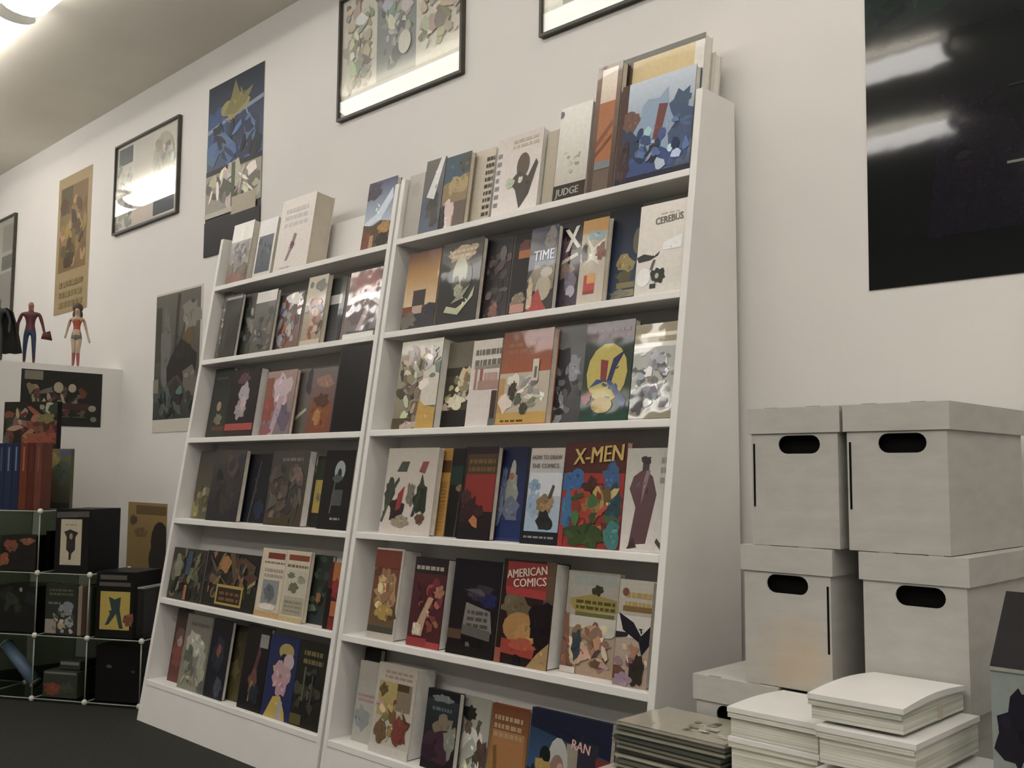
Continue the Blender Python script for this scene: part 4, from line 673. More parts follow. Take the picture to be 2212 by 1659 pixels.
sheet_poster('paper_poster', onwall(-1.985, 0.30), 0.425, 0.49, [('r', 0, 0, 1, 1, '#9a7c3f'), ('r', .22, .88, .98, .97, '#6d5528'), ('j', .15, .82, .1, .05, '#5d4a24'), ('j', .35, .7, .16, .05, '#7a6230'), ('e', .84, .62, .22, .2, '#2c221c'), ('e', .74, .44, .16, .16, '#2f251d'), ('e', .9, .3, .2, .2, '#2c221c')], 'poster', 'mustard yellow poster with a dark blot low on the wall behind the cube rack', 38)
sheet_poster('laminated_poster', onwall(1.953, 1.386, 0.6), 0.70, 1.03, [('g', 0, 0, 1, .55, '#191b1c', '#1d2123'), ('g', 0, .55, 1, .72, '#1d2123', '#333b39'), ('g', 0, .72, 1, 1, '#333b39', '#6a7573'), ('j', .08, .66, .2, .07, '#2a3533'), ('p', [(.25, .42), (.42, .42), (.62, .1), (.2, .1)], '#201f27'), ('j', .6, .66, .3, .04, '#4a524c'), ('j', .55, .72, .2, .05, '#22262a'), ('j', .85, .68, .2, .05, '#565f57'), ('e', .34, .97, .2, .16, '#8a9696'), ('w', 1, .45, .235, .95, .245, '#7a7c70'), ('w', 1, .46, .40, .8, .41, '#2c302f')], 'lamin', 'large dark glossy laminated poster on the wall above the cardboard boxes', 39)  # lighter grey top and pale ellipse are glare painted into the print
sheet_poster('paper_poster', Matrix.Translation((-2.1175, -0.470, 1.168)) @ Matrix.Rotation(math.pi / 2, 4, 'Z'), 0.398, 0.275, [('r', 0, 0, 1, 1, '#2b2a24'), ('r', .04, .82, .26, .98, '#7d7867'), ('s', 22, .1, .25, .8, .7, ['#5d4a3c', '#8d7a66', '#3d352c', '#6d3f34', '#9c9484'], .03, .07), ('e', .45, .7, .06, .1, '#a59a80'), ('e', .62, .7, .05, .08, '#a89c82'), ('r', .35, .3, .85, .42, '#4a2c26'), ('e', .88, .34, .05, .06, '#8d8d80'), ('e', .9, .14, .04, .05, '#77776a'), ('w', 1, .4, .16, .8, .2, '#4d5248')], 'poster', 'small black crowded poster on the end of the low white partition', 40)

# ------------------------------------------------------------------ toy figures on the partition
def figure(name, m, label, joints, edges, radii, root, paint, kids, cat='figurine'):
    me = bpy.data.meshes.new(name); me.from_pydata(joints, edges, []); me.update()
    o = bpy.data.objects.new(name, me); COL.objects.link(o)
    sk = o.modifiers.new('skin', 'SKIN'); sk.use_smooth_shade = True
    for i, rr in enumerate(radii):
        me.skin_vertices[0].data[i].radius = (rr, rr * 0.85)
        me.skin_vertices[0].data[i].use_root = (i == root)
    sb = o.modifiers.new('sub', 'SUBSURF'); sb.levels = 1; sb.render_levels = 1
    dg = bpy.context.evaluated_depsgraph_get()
    nm = bpy.data.meshes.new_from_object(o.evaluated_get(dg))
    bpy.data.objects.remove(o)
    mats = []
    nm.materials.clear()
    for p in nm.polygons:
        c = paint(Vector(p.center)); mm = solid(c, 0.45)
        if mm not in mats: mats.append(mm); nm.materials.append(mm)
        p.material_index = mats.index(mm); p.use_smooth = True
    zmin = min(v.co.z for v in nm.vertices)
    for v in nm.vertices: v.co.z -= zmin
    r = empty(name, m); tag(r, label, cat, 'toy figures standing on the partition')
    b = bpy.data.objects.new('body', nm); COL.objects.link(b); b.parent = r
    for kn, mb, mt in kids: mb.build(kn, mt, r, True)
    return r
S = 0.33 / 1.80
def J(*a): return tuple(v * S for v in a)
def person(arm_l, arm_r, stance=0.11, female=False):
    sh = 0.17 if female else 0.215; hip = 0.09
    P = [(0, 0, .95), (0, 0, 1.12), (0, 0, 1.34), (0, 0.01, 1.47), (0, 0, 1.53), (0, -.01, 1.64), (0, -.005, 1.75),
         (-sh, 0, 1.41), arm_l[0], arm_l[1], arm_l[2], (sh, 0, 1.41), arm_r[0], arm_r[1], arm_r[2],
         (-hip, 0, .90), (-stance, -.02, .50), (-stance - .01, .02, .10), (-stance - .015, -.10, .03),
         (hip, 0, .90), (stance, -.02, .50), (stance + .01, .02, .10), (stance + .015, -.10, .03), (0, -.125, 1.63)]
    E = [(0, 1), (1, 2), (2, 3), (3, 4), (4, 5), (5, 6), (2, 7), (7, 8), (8, 9), (9, 10), (2, 11), (11, 12), (12, 13), (13, 14), (0, 15), (15, 16), (16, 17), (17, 18), (0, 19), (19, 20), (20, 21), (21, 22), (5, 23)]
    f = 0.85 if female else 1.0
    R = [.125, .105 * f, .135 * f, .062, .062, .125, .105, .07 * f, .052 * f, .042 * f, .04, .07 * f, .052 * f, .042 * f, .04, .095, .07, .045, .035, .095, .07, .045, .035, .018]
    return [J(*p) for p in P], E, [r * S for r in R]
FACE = Matrix.Rotation(math.radians(62), 4, 'Z')
PT = 1.4752
P, E, R = person(((-.31, .0, 1.14), (-.30, -.05, .88), (-.29, -.08, .80)), ((.30, .0, 1.14), (.36, -.06, .92), (.40, -.09, .84)))
def paint1(c):
    z = c.z / S
    if z > 1.50: return '#3a2c26' if (z > 1.71 or c.y > .02 * S) else '#a2725e'
    if abs(c.x) / S > .235: return '#9c6f5c' if z < 0.90 else '#5a3233'
    if z > 0.97: return '#5c3336'
    if z > 0.26: return '#34425c'
    return '#4a342c'
bag = MB(); bag.hexa([J(.30, -.16, .70), J(.58, -.16, .66), J(.58, -.08, .66), J(.30, -.08, .70), J(.34, -.16, .86), J(.52, -.16, .92), J(.52, -.08, .92), J(.34, -.08, .86)])
figure('toy_figure', Matrix.Translation((-2.215, -0.405, PT)) @ FACE, 'toy figure in maroon top and blue trousers holding a dark red bag', P, E, R, 0, paint1, [('bag', bag, solid('#5a3030', 0.5))])
P, E, R = person(((-.24, .02, 1.14), (-.28, -.02, .92), (-.30, -.04, .84)), ((.24, .02, 1.14), (.30, -.02, .92), (.36, -.06, .72)), 0.055, True)
def paint2(c):
    z = c.z / S
    if z > 1.36: return '#b39a84'
    if abs(c.x) / S > .19: return '#b3a08c'
    if z > 1.10: return '#a0503c'
    if z > 0.98: return '#b39a84'
    if z > 0.80: return '#6a6a66'
    if z > 0.42: return '#b8a489'
    return '#a0605a'
hair = MB(); hair.sphere(J(0, .035, 1.71), .150 * S, 12, 8, (.95, .9, 1.0)); hair.sphere(J(-.07, .06, 1.52), .085 * S, 10, 6, (.8, .7, 1.5)); hair.sphere(J(.07, .06, 1.52), .085 * S, 10, 6, (.8, .7, 1.5))
figure('toy_figure', Matrix.Translation((-2.215, -0.175, PT)) @ FACE, 'toy figure of a long haired woman in red top, grey shorts and red boots', P, E, R, 0, paint2, [('hair', hair, solid('#4f4334', 0.6))])
P, E, R = person(((-.31, .02, 1.14), (-.30, -.02, .88), (-.30, -.04, .80)), ((.31, .02, 1.14), (.30, -.02, .88), (.30, -.04, .80)))
cape = MB(); N = 14
rows = [(1.46, .20, .10), (1.36, .36, .13), (1.0, .46, .17), (.6, .54, .20), (.25, .60, .24)]
pts = []
for z, rx, ry in rows:
    for k in range(N + 1):
        t = math.pi * (-0.10 + 1.20 * k / N); wob = 1 + .05 * math.sin(k * 2.3) * (1.5 - z)
        pts.append(J(rx * wob * math.cos(t), ry * wob * math.sin(t) + .02, z + (.05 * math.sin(k * 3.1) if z < .3 else 0)))
cape.v = pts
for a in range(len(rows) - 1):
    for k in range(N):
        cape.f.append([a * (N + 1) + k, a * (N + 1) + k + 1, (a + 1) * (N + 1) + k + 1, (a + 1) * (N + 1) + k]); cape.c.append(None)
cloak_fig = figure('toy_figure', Matrix.Translation((-2.215, -0.560, PT)) @ FACE, 'toy figure wrapped in a long charcoal cloak', P, E, R, 0, lambda c: '#3a3a3c' if c.z / S < 1.5 else ('#2c2622' if (c.z / S > 1.71 or c.y > .02 * S) else '#8d6a58'), [('cloak', cape, solid('#26251f', 0.7))])
for ch in cloak_fig.children:
    if ch.name.startswith('cloak'):
        sm = ch.modifiers.new('thickness', 'SOLIDIFY'); sm.thickness = 0.003

# ------------------------------------------------------------------ plastic cube rack
RM = Matrix.Translation((-1.362, -0.626, 0)) @ Matrix.Rotation(math.radians(29.75), 4, 'Z')
CU = 0.255
rack = empty('cube_rack', RM)
tag(rack, 'stepped rack of smoky plastic cubes with white knob joints beside the bookcase', 'rack')
Z0 = 0.012
cols = {-2: 3, -1: 3, 0: 2, 1: 1}
nodes, rods, panels = set(), set(), set()
for cx, n in cols.items():
    for k in range(n):
        for dx in (0, 1):
            for dy in (0, 1):
                for dz in (0, 1): nodes.add((cx + dx, dy, k + dz))
        for dy in (0, 1):
            for dz in (0, 1): rods.add(((cx, dy, k + dz), (cx + 1, dy, k + dz)))
            for dx in (0, 1): rods.add(((cx + dx, dy, k), (cx + dx, dy, k + 1)))
        for dx in (0, 1):
            for dz in (0, 1): rods.add(((cx + dx, 0, k + dz), (cx + dx, 1, k + dz)))
        panels.add(('h', cx, k)); panels.add(('h', cx, k + 1)); panels.add(('b', cx, k)); panels.add(('v', cx, k)); panels.add(('v', cx + 1, k))
def npos(n): return Vector((n[0] * CU, n[1] * CU, Z0 + n[2] * CU))
for n in sorted(nodes):
    b = MB(); p = npos(n); b.sphere(p, 0.0125, 10, 6, (1, 0.8, 1)); b.build('knob_joint', M['knob'], rack, True)
for a, c in sorted(rods):
    b = MB(); pa, pc = npos(a), npos(c); d = (pc - pa).normalized() * 0.010; b.tube(pa + d, pc - d, 0.0028, 6); b.build('edge_rod', M['rod'], rack, True)
g = 0.004; t = 0.0012
for kind, cx, k in sorted(panels):
    b = MB(); x = cx * CU; z = Z0 + k * CU
    if kind == 'h': b.box(x + g, x + CU - g, g, CU - g, z - t, z + t)
    elif kind == 'b': b.box(x + g, x + CU - g, CU - t, CU + t, z + g, z + CU - g)
    else: b.box(x - t, x + t, g, CU - g, z + g, z + CU - g)
    b.build('plastic_panel', M['smoke'], rack)

def on_rack(u, n, z, turn=0.0): return RM @ Matrix.Translation((u, n, z)) @ Matrix.Rotation(math.radians(turn), 4, 'Z')
def carton(name, m, w, d, h, mat, ops, label, cat, seed, pmat='print'):
    r = empty(name, m); tag(r, label, cat)
    b = MB(); b.box(0, w, 0, d, 0, h); b.build('carton_body', mat, r, False, 0.002)
    art(r, w, h, ops, M[pmat], 'front_print', -0.0004, seed)
    return r
ZT2 = Z0 + 2 * CU + 0.0035; ZT1 = Z0 + CU + 0.0035; ZT3 = Z0 + 3 * CU + 0.0035; ZB = Z0 + 0.0035
carton('display_box', on_rack(0.062, 0.022, ZT2), 0.165, 0.20, 0.262, M['black'], [('r', 0, 0, 1, 1, '#1e1c19'), ('p', [(.02, .86), (.98, .88), (.98, .97), (.02, .95)], '#54534f'), ('r', .16, .12, .78, .84, '#b0a68c'), ('w', 1, .3, .74, .66, .78, '#8f8768'), ('p', [(.26, .64), (.44, .68), (.68, .63), (.6, .56), (.6, .36), (.5, .3), (.48, .2), (.42, .2), (.42, .32), (.34, .36), (.34, .56)], '#38302a'), ('e', .47, .57, .05, .05, '#8d8672')], 'black display box with a cream card standing on the two cube column', 'box', 50, 'gloss')
carton('display_box', on_rack(0.270, 0.025, ZT1), 0.180, 0.18, 0.265, M['black'], [('r', 0, 0, 1, 1, '#1c1b18'), ('r', .1, .88, .8, .95, '#5d5a54'), ('r', .08, .78, .9, .84, '#5a5751'), ('r', .12, .12, .9, .7, '#b09a3c'), ('p', [(.34, .62), (.5, .58), (.66, .62), (.64, .42), (.74, .14), (.64, .14), (.54, .36), (.36, .2), (.26, .18), (.42, .42)], '#3a4a4a'), ('j', .88, .28, .14, .1, '#7d4a38')], 'black display box with a yellow card standing on the single cube', 'box', 51, 'gloss')
b = MB(); b.box(0, 0.032, 0, 0.15, 0, 0.20); r = empty('plastic_case', on_rack(0.462, 0.03, ZT1)); tag(r, 'narrow clear plastic case beside the yellow carded box', 'case'); b.build('case_shell', M['clear'], r)
b = MB(); b.box(-0.001, 0.033, -0.001, 0.151, 0.2, 0.206); b.build('case_lid', M['rod'], r)

# bag behind the rack
bag = MB(); N = 12; prof = [(0, .075, .045), (.10, .085, .055), (.30, .08, .05), (.50, .09, .05), (.62, .075, .045), (.70, .065, .04), (.76, .03, .02), (.775, .012, .01)]
rn = random.Random(5)
for z, rx, ry in prof:
    for k in range(N):
        tt = 2 * math.pi * k / N; q = 1 + rn.uniform(-.10, .10); bag.v.append((rx * q * math.cos(tt), ry * q * math.sin(tt), z))
for a in range(len(prof) - 1):
    for k in range(N): bag.f.append([a * N + k, a * N + (k + 1) % N, (a + 1) * N + (k + 1) % N, (a + 1) * N + k]); bag.c.append(None)
bag.f.append(list(range(N))[::-1]); bag.c.append(None); bag.f.append([(len(prof) - 1) * N + k for k in range(N)]); bag.c.append(None)
r = empty('garment_bag', on_rack(0.50, 0.345, 0.0)); tag(r, 'tall black plastic garment bag slumped behind the cube rack', 'bag'); bag.build('bag_skin', M['blackgloss'], r, True)
tie = MB(); tie.tube((0, 0, .755), (0, 0, .768), .024, 10); tie.build('bag_tie', M['black'], r, True)

# books standing on the tallest column
def spine_book(u, w, d, h, hexc, stripe, label):
    r = empty('hardcover_book', on_rack(u, 0.02, ZT3)); tag(r, label, 'book', 'hardcovers standing on the cube rack')
    b = MB(); b.box(0, w, 0, 0.003, 0, h); b.box(0, 0.002, 0.003, d, 0, h); b.box(w - 0.002, w, 0.003, d, 0, h); b.build('cover', solid(hexc), r)
    b = MB(); b.box(0.002, w - 0.002, 0.003, d - 0.004, 0.003, h - 0.004); b.build('page_block', M['paper'], r)
    art(r, w, h, [('r', .38, .58, .62, .94, stripe)], M['print'], 'spine_print', -0.0003, 3)
spine_book(-0.243, 0.034, 0.062, 0.282, '#1f2940', '#414e6d', 'navy hardcover outermost of the row on the cube rack')
spine_book(-0.207, 0.036, 0.062, 0.282, '#202b46', '#66728f', 'navy hardcover between two other blue ones')
spine_book(-0.169, 0.036, 0.062, 0.284, '#1d273f', '#66728f', 'navy hardcover next to the red ones')
spine_book(-0.131, 0.038, 0.062, 0.284, '#63301f', '#9c5a44', 'brick red hardcover next to the blue ones')
spine_book(-0.091, 0.034, 0.062, 0.284, '#50241c', '#643228', 'dark red hardcover between two other red ones')
spine_book(-0.055, 0.034, 0.062, 0.284, '#63372c', '#7d4d3f', 'dusty red hardcover at the knob end of the row')
carton('art_box', on_rack(-0.400, 0.215, ZT3), 0.285, 0.030, 0.475, M['black'], [('r', 0, 0, 1, 1, '#2c2822'), ('r', .35, .6, 1, .82, '#7a4634'), ('s', 26, .05, .6, .97, .98, ['#6d3c30', '#3a3a2f', '#8d6a52', '#4a5240', '#9c8a78', '#542e28'], .05, .12), ('j', .7, .66, .3, .05, '#8d4a34'), ('j', .8, .84, .14, .05, '#6f6a3c')], 'tall picture box of red and dark shapes behind the hardcovers', 'box', 52, 'gloss')
carton('picture_book', on_rack(-0.150, 0.180, ZT3), 0.145, 0.022, 0.262, solid('#55543c'), [('g', 0, 0, 1, 1, '#3a3f34', '#6a6444'), ('j', .3, .8, .28, .12, '#857a45'), ('j', .7, .6, .26, .2, '#4d5a4c'), ('r', .6, .88, 1, .98, '#54576f'), ('w', 4, .05, .2, .6, .5, '#5d4630'), ('r', 0, 0, 1, .1, '#2c2e28')], 'olive and green picture book at the back of the tallest cube column', 'book', 53)

# things inside the cubes
def inside(name, u, n, z, w, d, h, mat, ops, label, cat, seed, turn=0, pmat='print'):
    return carton(name, on_rack(u, n, z, turn), w, d, h, mat, ops, label, cat, seed, pmat)
inside('toy_package', -0.215, 0.03, ZT2, 0.178, 0.10, 0.145, M['black'], [('r', 0, 0, 1, 1, '#2a2622'), ('j', .3, .7, .2, .18, '#7d4a2c'), ('j', .75, .85, .22, .1, '#84553a'), ('j', .1, .3, .16, .2, '#8a5232'), ('j', .6, .4, .3, .25, '#262220')], 'black toy package with orange flames in the topmost cube', 'box', 60)
inside('toy_package', -0.032, 0.08, ZT2, 0.020, 0.12, 0.165, M['black'], [('r', 0, 0, 1, 1, '#1c1a18')], 'slim black package beside the flaming one in the topmost cube', 'box', 61)
inside('shirt_package', -0.235, 0.04, ZT1, 0.205, 0.15, 0.19, M['blackgloss'], [('r', 0, 0, 1, 1, '#22221e'), ('e', .3, .93, .04, .05, '#8d7a62'), ('e', .6, .92, .04, .05, '#7d8a80'), ('s', 8, .1, .5, .9, .9, ['#2c2d27', '#35362c'], .08, .15)], 'folded black shirt package in the cube under the flaming package', 'package', 62)
inside('comic_pack', 0.022, 0.03, ZT1, 0.150, 0.02, 0.205, solid('#4a4c44'), [('r', 0, 0, 1, 1, '#33362f'), ('w', 2, .12, .78, .9, .94, '#5d5f4c'), ('w', 1, .1, .6, .5, .68, '#6a6d64'), ('j', .68, .5, .24, .14, '#7d8086'), ('r', .02, .02, .38, .3, '#96897c'), ('e', .52, .18, .1, .08, '#a5946f'), ('j', .8, .25, .16, .12, '#8d9290'), ('s', 10, .3, .05, .95, .45, ['#6f7270', '#484b48', '#a09c90'], .05, .1)], 'grey picture pack in the cube below the cream carded box', 'package', 63)
for q, (hc, lab) in enumerate((('#8a7d68', 'tan'), ('#4a3430', 'dark red'), ('#7d7a6c', 'grey'))):
    inside('comic_pack', 0.180 + q * 0.022, 0.03, ZT1, 0.019, 0.16, 0.20, solid(hc), [('r', .2, .1, .8, .9, hc)], lab + ' comic pack standing edge on beside the grey picture pack', 'package', 64 + q)
inside('plastic_tray', 0.028, 0.03, ZB, 0.165, 0.15, 0.105, solid('#3a3c33'), [('r', 0, 0, 1, 1, '#3b3f36'), ('r', .04, .9, .96, .98, '#70756a'), ('j', .25, .3, .25, .25, '#7a3f2c'), ('j', .7, .4, .2, .2, '#4a4a38')], 'low tray with a red corner in the lowest cube under the grey pack', 'tray', 67)
inside('toy_package', 0.080, 0.06, ZB + 0.108, 0.10, 0.10, 0.035, solid('#34362e'), [('r', .05, .55, .95, .9, '#77786c')], 'small flat package lying on the low tray', 'box', 68)
inside('shirt_package', 0.275, 0.035, ZB, 0.215, 0.18, 0.222, M['blackgloss'], [('r', 0, 0, 1, 1, '#191614'), ('j', .3, .62, .06, .03, '#57544e'), ('j', .82, .55, .05, .02, '#4a4844')], 'glossy black package filling the cube under the yellow carded box', 'package', 69)
# the tube leaning in the lowest cube
TA = Vector((-0.225, 0.10, 0.205)); TB = Vector((-0.045, 0.075, 0.056))
r = empty('poster_tube', RM @ Matrix.Translation(TA) @ (TB - TA).to_track_quat('X', 'Z').to_matrix().to_4x4()); tag(r, 'blue grey poster tube leaning across the lowest cube', 'tube')
TL = (TB - TA).length
b = MB(); b.tube((0, 0, 0), (TL, 0, 0), 0.026, 16); b.build('tube_body', solid('#5a6a7d', 0.35), r, True)
for q in (-0.005, TL):
    b = MB(); b.tube((q, 0, 0), (q + 0.005, 0, 0), 0.0275, 16); b.build('end_cap', M['rod'], r, True)

# ------------------------------------------------------------------ white comic boxes
def stadium(cx, cz, hw, hh, n=8):
    pts = []
    for k in range(n + 1):
        a = -math.pi / 2 + math.pi * k / n; pts.append((cx + hw - hh + hh * math.cos(a), cz + hh * math.sin(a)))
    for k in range(n + 1):
        a = math.pi / 2 + math.pi * k / n; pts.append((cx - hw + hh + hh * math.cos(a), cz + hh * math.sin(a)))
    return pts
def plate_with_hole(w0, w1, h0, h1, y0, y1, hole):
    bm = bmesh.new(); edges = []
    def loop(pts):
        vs = [bm.verts.new((p[0], y0, p[1])) for p in pts]
        for i in range(len(vs)): edges.append(bm.edges.new((vs[i], vs[(i + 1) % len(vs)])))
    loop([(w0, h0), (w1, h0), (w1, h1), (w0, h1)]); loop(hole)
    bmesh.ops.triangle_fill(bm, use_beauty=True, use_dissolve=False, edges=edges)
    bm.normal_update()
    ret = bmesh.ops.extrude_face_region(bm, geom=list(bm.faces))
    for v in [g for g in ret['geom'] if isinstance(g, bmesh.types.BMVert)]: v.co.y = y1
    bmesh.ops.recalc_face_normals(bm, faces=list(bm.faces))
    me = bpy.data.meshes.new('front_panel'); bm.to_mesh(me); bm.free(); return me
def comic_box(x, y, z, label, w=0.197, hole_dx=0.0, slot=None, stain=False, turn=0.0, hgt=0.2695):
    D = 0.385; r = empty('comic_box', Matrix.Translation((x, y, z)) @ Matrix.Rotation(math.radians(turn), 4, 'Z')); tag(r, label, 'box', 'white cardboard comic boxes')
    i = 0.006; bw0, bw1 = i, w - i; bh = hgt - 0.004
    hole = stadium(w / 2 + hole_dx, hgt - 0.0725, 0.0445, 0.0178)
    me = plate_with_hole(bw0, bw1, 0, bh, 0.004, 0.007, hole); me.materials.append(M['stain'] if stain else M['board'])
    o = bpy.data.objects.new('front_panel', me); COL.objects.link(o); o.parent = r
    for nm, a in (('side_panel', (bw0, bw0 + .003, .007, D - .007)), ('side_panel', (bw1 - .003, bw1, .007, D - .007)), ('back_panel', (bw0, bw1, D - .007, D - .004))):
        b = MB(); b.box(a[0], a[1], a[2], a[3], 0, bh); b.build(nm, M['board'], r)
    b = MB(); b.box(bw0 + .003, bw1 - .003, .007, D - .007, 0, .003); b.build('bottom_panel', M['board'], r)
    b = MB(); b.box(bw0 + .004, bw1 - .004, .022, D - .010, .003, .245); b.build('hole_shade_block', M['hole'], r)  # black block added so the hand hole reads as deep shade
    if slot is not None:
        b = MB(); sx = bw0 + 0.004 if slot < 0 else bw1 - 0.008; b.box(sx, sx + 0.004, 0.0032, 0.0042, 0.075, 0.20); b.build('tuck_slot_shade', M['hole'], r)  # raised black strip paints the darkness of a slot that isn't cut
    # lid
    lh = 0.050; lid = MB(); q = 0.003; zt = hgt
    lid.box(0, w, 0, D, zt - q, zt); lid.box(0, w, 0, q, zt - lh, zt - q); lid.box(0, w, D - q, D, zt - lh, zt - q)
    lid.box(0, q, q, D - q, zt - lh, zt - q); lid.box(w - q, w, q, D - q, zt - lh, zt - q)
    lo = lid.build('lid', M['board'], r)
    for f in (0.26, 0.72):
        b = MB(); b.box(w * f - .013, w * f + .013, .001, .008, zt - .0005, zt + .0012); b.build('lid_tab', M['tabfold'], lo)
    return r
comic_box(1.790, -0.452, 0.0, 'white comic box on the floor under the one half hidden by comics', turn=0)
comic_box(2.120, -0.452, 0.0, 'white comic box on the floor behind the stacks of boards')
comic_box(1.7785, -0.455, 0.271, 'white comic box under the stained one, its lid half bare')
comic_box(2.115, -0.452, 0.271, 'white comic box hidden behind the tall board packs')
comic_box(1.8945, -0.452, 0.542, 'white comic box with a tan stain, lower of its pair', hole_dx=0.002, slot=1, stain=True)
comic_box(2.1425, -0.450, 0.542, 'white comic box next to the stained one, behind the board packs', hole_dx=0.012)
comic_box(1.9140, -0.450, 0.813, 'white comic box on top of the stained one', hole_dx=0.012, slot=-1)
comic_box(2.1175, -0.450, 0.813, 'topmost white comic box over the board packs', hole_dx=0.012, slot=-1)

# ------------------------------------------------------------------ low table with board packs, comics and a toy box
TZ = 0.36
r = empty('low_table', Matrix.Translation((1.66, -0.98, 0))); tag(r, 'low laminate table under the board packs and comics', 'table')
b = MB(); b.box(0, 1.14, 0, 0.515, TZ - 0.03, TZ); b.build('table_top', M['wood'], r, False, 0.003)
for lx in (0.03, 1.07):
    for ly in (0.03, 0.445):
        b = MB(); b.box(lx, lx + 0.04, ly, ly + 0.04, 0, TZ - 0.03); b.build('leg', M['wood'], r)

def board_pack(x, y, z, w, d, h, label, bow=0.0, tape=False, turn=0.0, lip=0.004):
    """a pack of thin white boards, bowed up along its length, with the top boards shifted"""
    r = empty('board_pack', Matrix.Translation((x, y, z)) @ Matrix.Rotation(math.radians(turn), 4, 'Z')); tag(r, label, 'boards', 'packs of white backing boards')
    def block(x0, x1, y0, y1, z0, z1, n=8):
        b = MB()
        for k in range(n):
            ya, yb = y0 + (y1 - y0) * k / n, y0 + (y1 - y0) * (k + 1) / n
            fa = bow * (z1 / h) * math.sin(math.pi * k / n); fb = bow * (z1 / h) * math.sin(math.pi * (k + 1) / n)
            ga = bow * (z0 / h) * math.sin(math.pi * k / n); gb = bow * (z0 / h) * math.sin(math.pi * (k + 1) / n)
            b.hexa([(x0, ya, z0 + ga), (x1, ya, z0 + ga), (x1, yb, z0 + gb), (x0, yb, z0 + gb), (x0, ya, z1 + fa), (x1, ya, z1 + fa), (x1, yb, z1 + fb), (x0, yb, z1 + fb)])
        return b
    block(0.0035, w - 0.004, 0.005, d - 0.002, 0, h - 0.018).build('board_block', M['layers'], r)
    block(0.0, w - lip, 0.0, d - 0.004, h - 0.018, h - 0.0085).build('shifted_boards', M['layers'], r)
    block(0.0, w, -0.002, d - 0.003, h - 0.0085, h).build('top_board', M['sheet'], r)
    if tape:
        b = MB(); b.box(w - 0.0038, w - 0.0030, d * .55, d * .55 + 0.02, 0, h - 0.018); b.build('paper_band', M['beige'], r)
    return r
board_pack(1.992, -0.652, TZ, 0.174, 0.19, 0.067, 'bottom pack of boards beside the comics pile')
board_pack(1.990, -0.654, TZ + 0.0675, 0.174, 0.19, 0.062, 'middle pack of boards beside the comics pile', turn=0.6)
board_pack(1.988, -0.652, TZ + 0.130, 0.176, 0.195, 0.050, 'uppermost pack of boards beside the comics pile', turn=-0.6, bow=0.004)
board_pack(2.190, -0.735, TZ, 0.212, 0.275, 0.128, 'wide bottom pack of boards beneath two narrower ones')
board_pack(2.191, -0.714, TZ + 0.1365, 0.162, 0.255, 0.058, 'pack of boards between the wide pack and the tan banded one')
board_pack(2.172, -0.702, TZ + 0.2000, 0.158, 0.245, 0.040, 'uppermost pack of boards with a tan band, before the boxes', tape=True, bow=0.007)

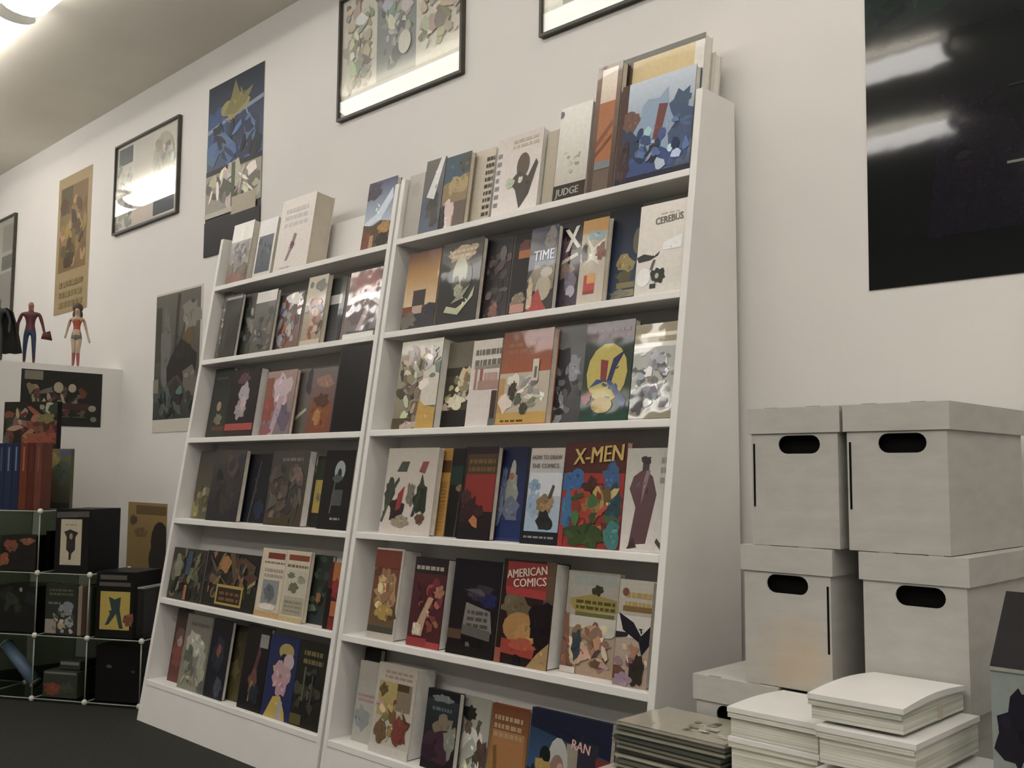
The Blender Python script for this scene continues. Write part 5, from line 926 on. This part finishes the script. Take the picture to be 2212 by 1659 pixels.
# bagged comics lying flat
rn = random.Random(11)
nth = ['topmost', 'second from the top', 'third from the top', 'fourth from the top', 'fifth from the top', 'sixth from the top', 'seventh from the top', 'eighth from the top', 'ninth from the top', 'tenth from the top', 'eleventh from the top', 'lowest']
zc = TZ + 0.0003; NC = 12
shade = ['#8f8a78', '#4a4b44', '#a09a88', '#5c5d50', '#b0aa98', '#3f4139', '#8d8878', '#767466', '#4b4d44', '#9a9584', '#6a685c', '#a39d8c']
for q in range(NC):
    k = NC - 1 - q
    w, d, hh = 0.258, 0.172, 0.0088
    m = Matrix.Translation((1.717 + rn.uniform(-.006, .006), -0.642 + rn.uniform(-.004, .006), zc)) @ Matrix.Rotation(math.radians(rn.uniform(-1.2, 0.8)), 4, 'Z')
    r = empty('bagged_comic', m); tag(r, 'bagged comic lying ' + nth[k] + ' in the flat pile before the boxes', 'comic', 'pile of bagged comics')
    b = MB(); b.box(0.004, w - .004, .004, d - .004, 0.001, hh * .8); b.build('comic_pages', solid(shade[q], 0.6), r)
    b = MB(); b.box(0, w, 0, d, hh * .8, hh * .8 + .0007); b.box(0, w, 0, d, 0, .0007); b.build('plastic_sleeve', M['clear'], r)
    if k == 0:
        mb = MB()
        rr = random.Random(4)
        def fl(x0, y0, x1, y1, col, e): mb.face([(x0 * w, y0 * d, hh * .8 + .0008 + e), (x1 * w, y0 * d, hh * .8 + .0008 + e), (x1 * w, y1 * d, hh * .8 + .0008 + e), (x0 * w, y1 * d, hh * .8 + .0008 + e)], C_(col))
        fl(.02, .02, .98, .98, '#a09a87', 0)
        for j in range(16):
            ax = rr.uniform(.45, .9); ay = rr.uniform(.15, .8); fl(ax, ay, ax + rr.uniform(.03, .1), ay + rr.uniform(.04, .12), ['#6d6653', '#857e6a', '#b9b3a2', '#55503f'][j % 4], .0001 * (j + 1))
        mb.build('cover_print', M['bag'], r)
    zc += hh + 0.0002

# boxed toy with its slanted black header
r = empty('toy_box', Matrix.Translation((2.422, -0.602, TZ))); tag(r, 'printed toy box with a slanted black header beside the board packs', 'box')
w, h = 0.235, 0.298
b = MB(); b.box(0, w, 0, 0.16, 0, h); b.build('box_body', solid('#8d9490'), r, False, 0.002)
art(r, w, h, [('r', 0, 0, 1, 1, '#8a9490'), ('r', .02, .04, 1, .44, '#5a3535'), ('r', .06, .16, 1, .32, '#8d938f'), ('w', 1, .2, .2, .9, .27, '#6f5a58'), ('j', .45, .86, .32, .12, '#23202a'), ('j', .2, .7, .16, .2, '#25232e'), ('j', .4, .72, .14, .1, '#7d6440'), ('j', .7, .68, .2, .14, '#86703f'), ('j', .6, .56, .14, .12, '#26252c'), ('j', .25, .5, .12, .07, '#6f8a88')], M['gloss'], 'front_print', -0.0004, 70)
b = MB(); b.hexa([(0, -.002, h + .0065), (w, -.002, h + .0065), (w, .002, h + .0055), (0, .002, h + .0055), (0, .080, h + .112), (w, .080, h + .112), (w, .084, h + .110), (0, .084, h + .110)]); b.build('header_card', M['black'], r)
b = MB(); b.box(0, w, -.003, .003, h + .0005, h + .006); b.build('header_fold', M['rod'], r)
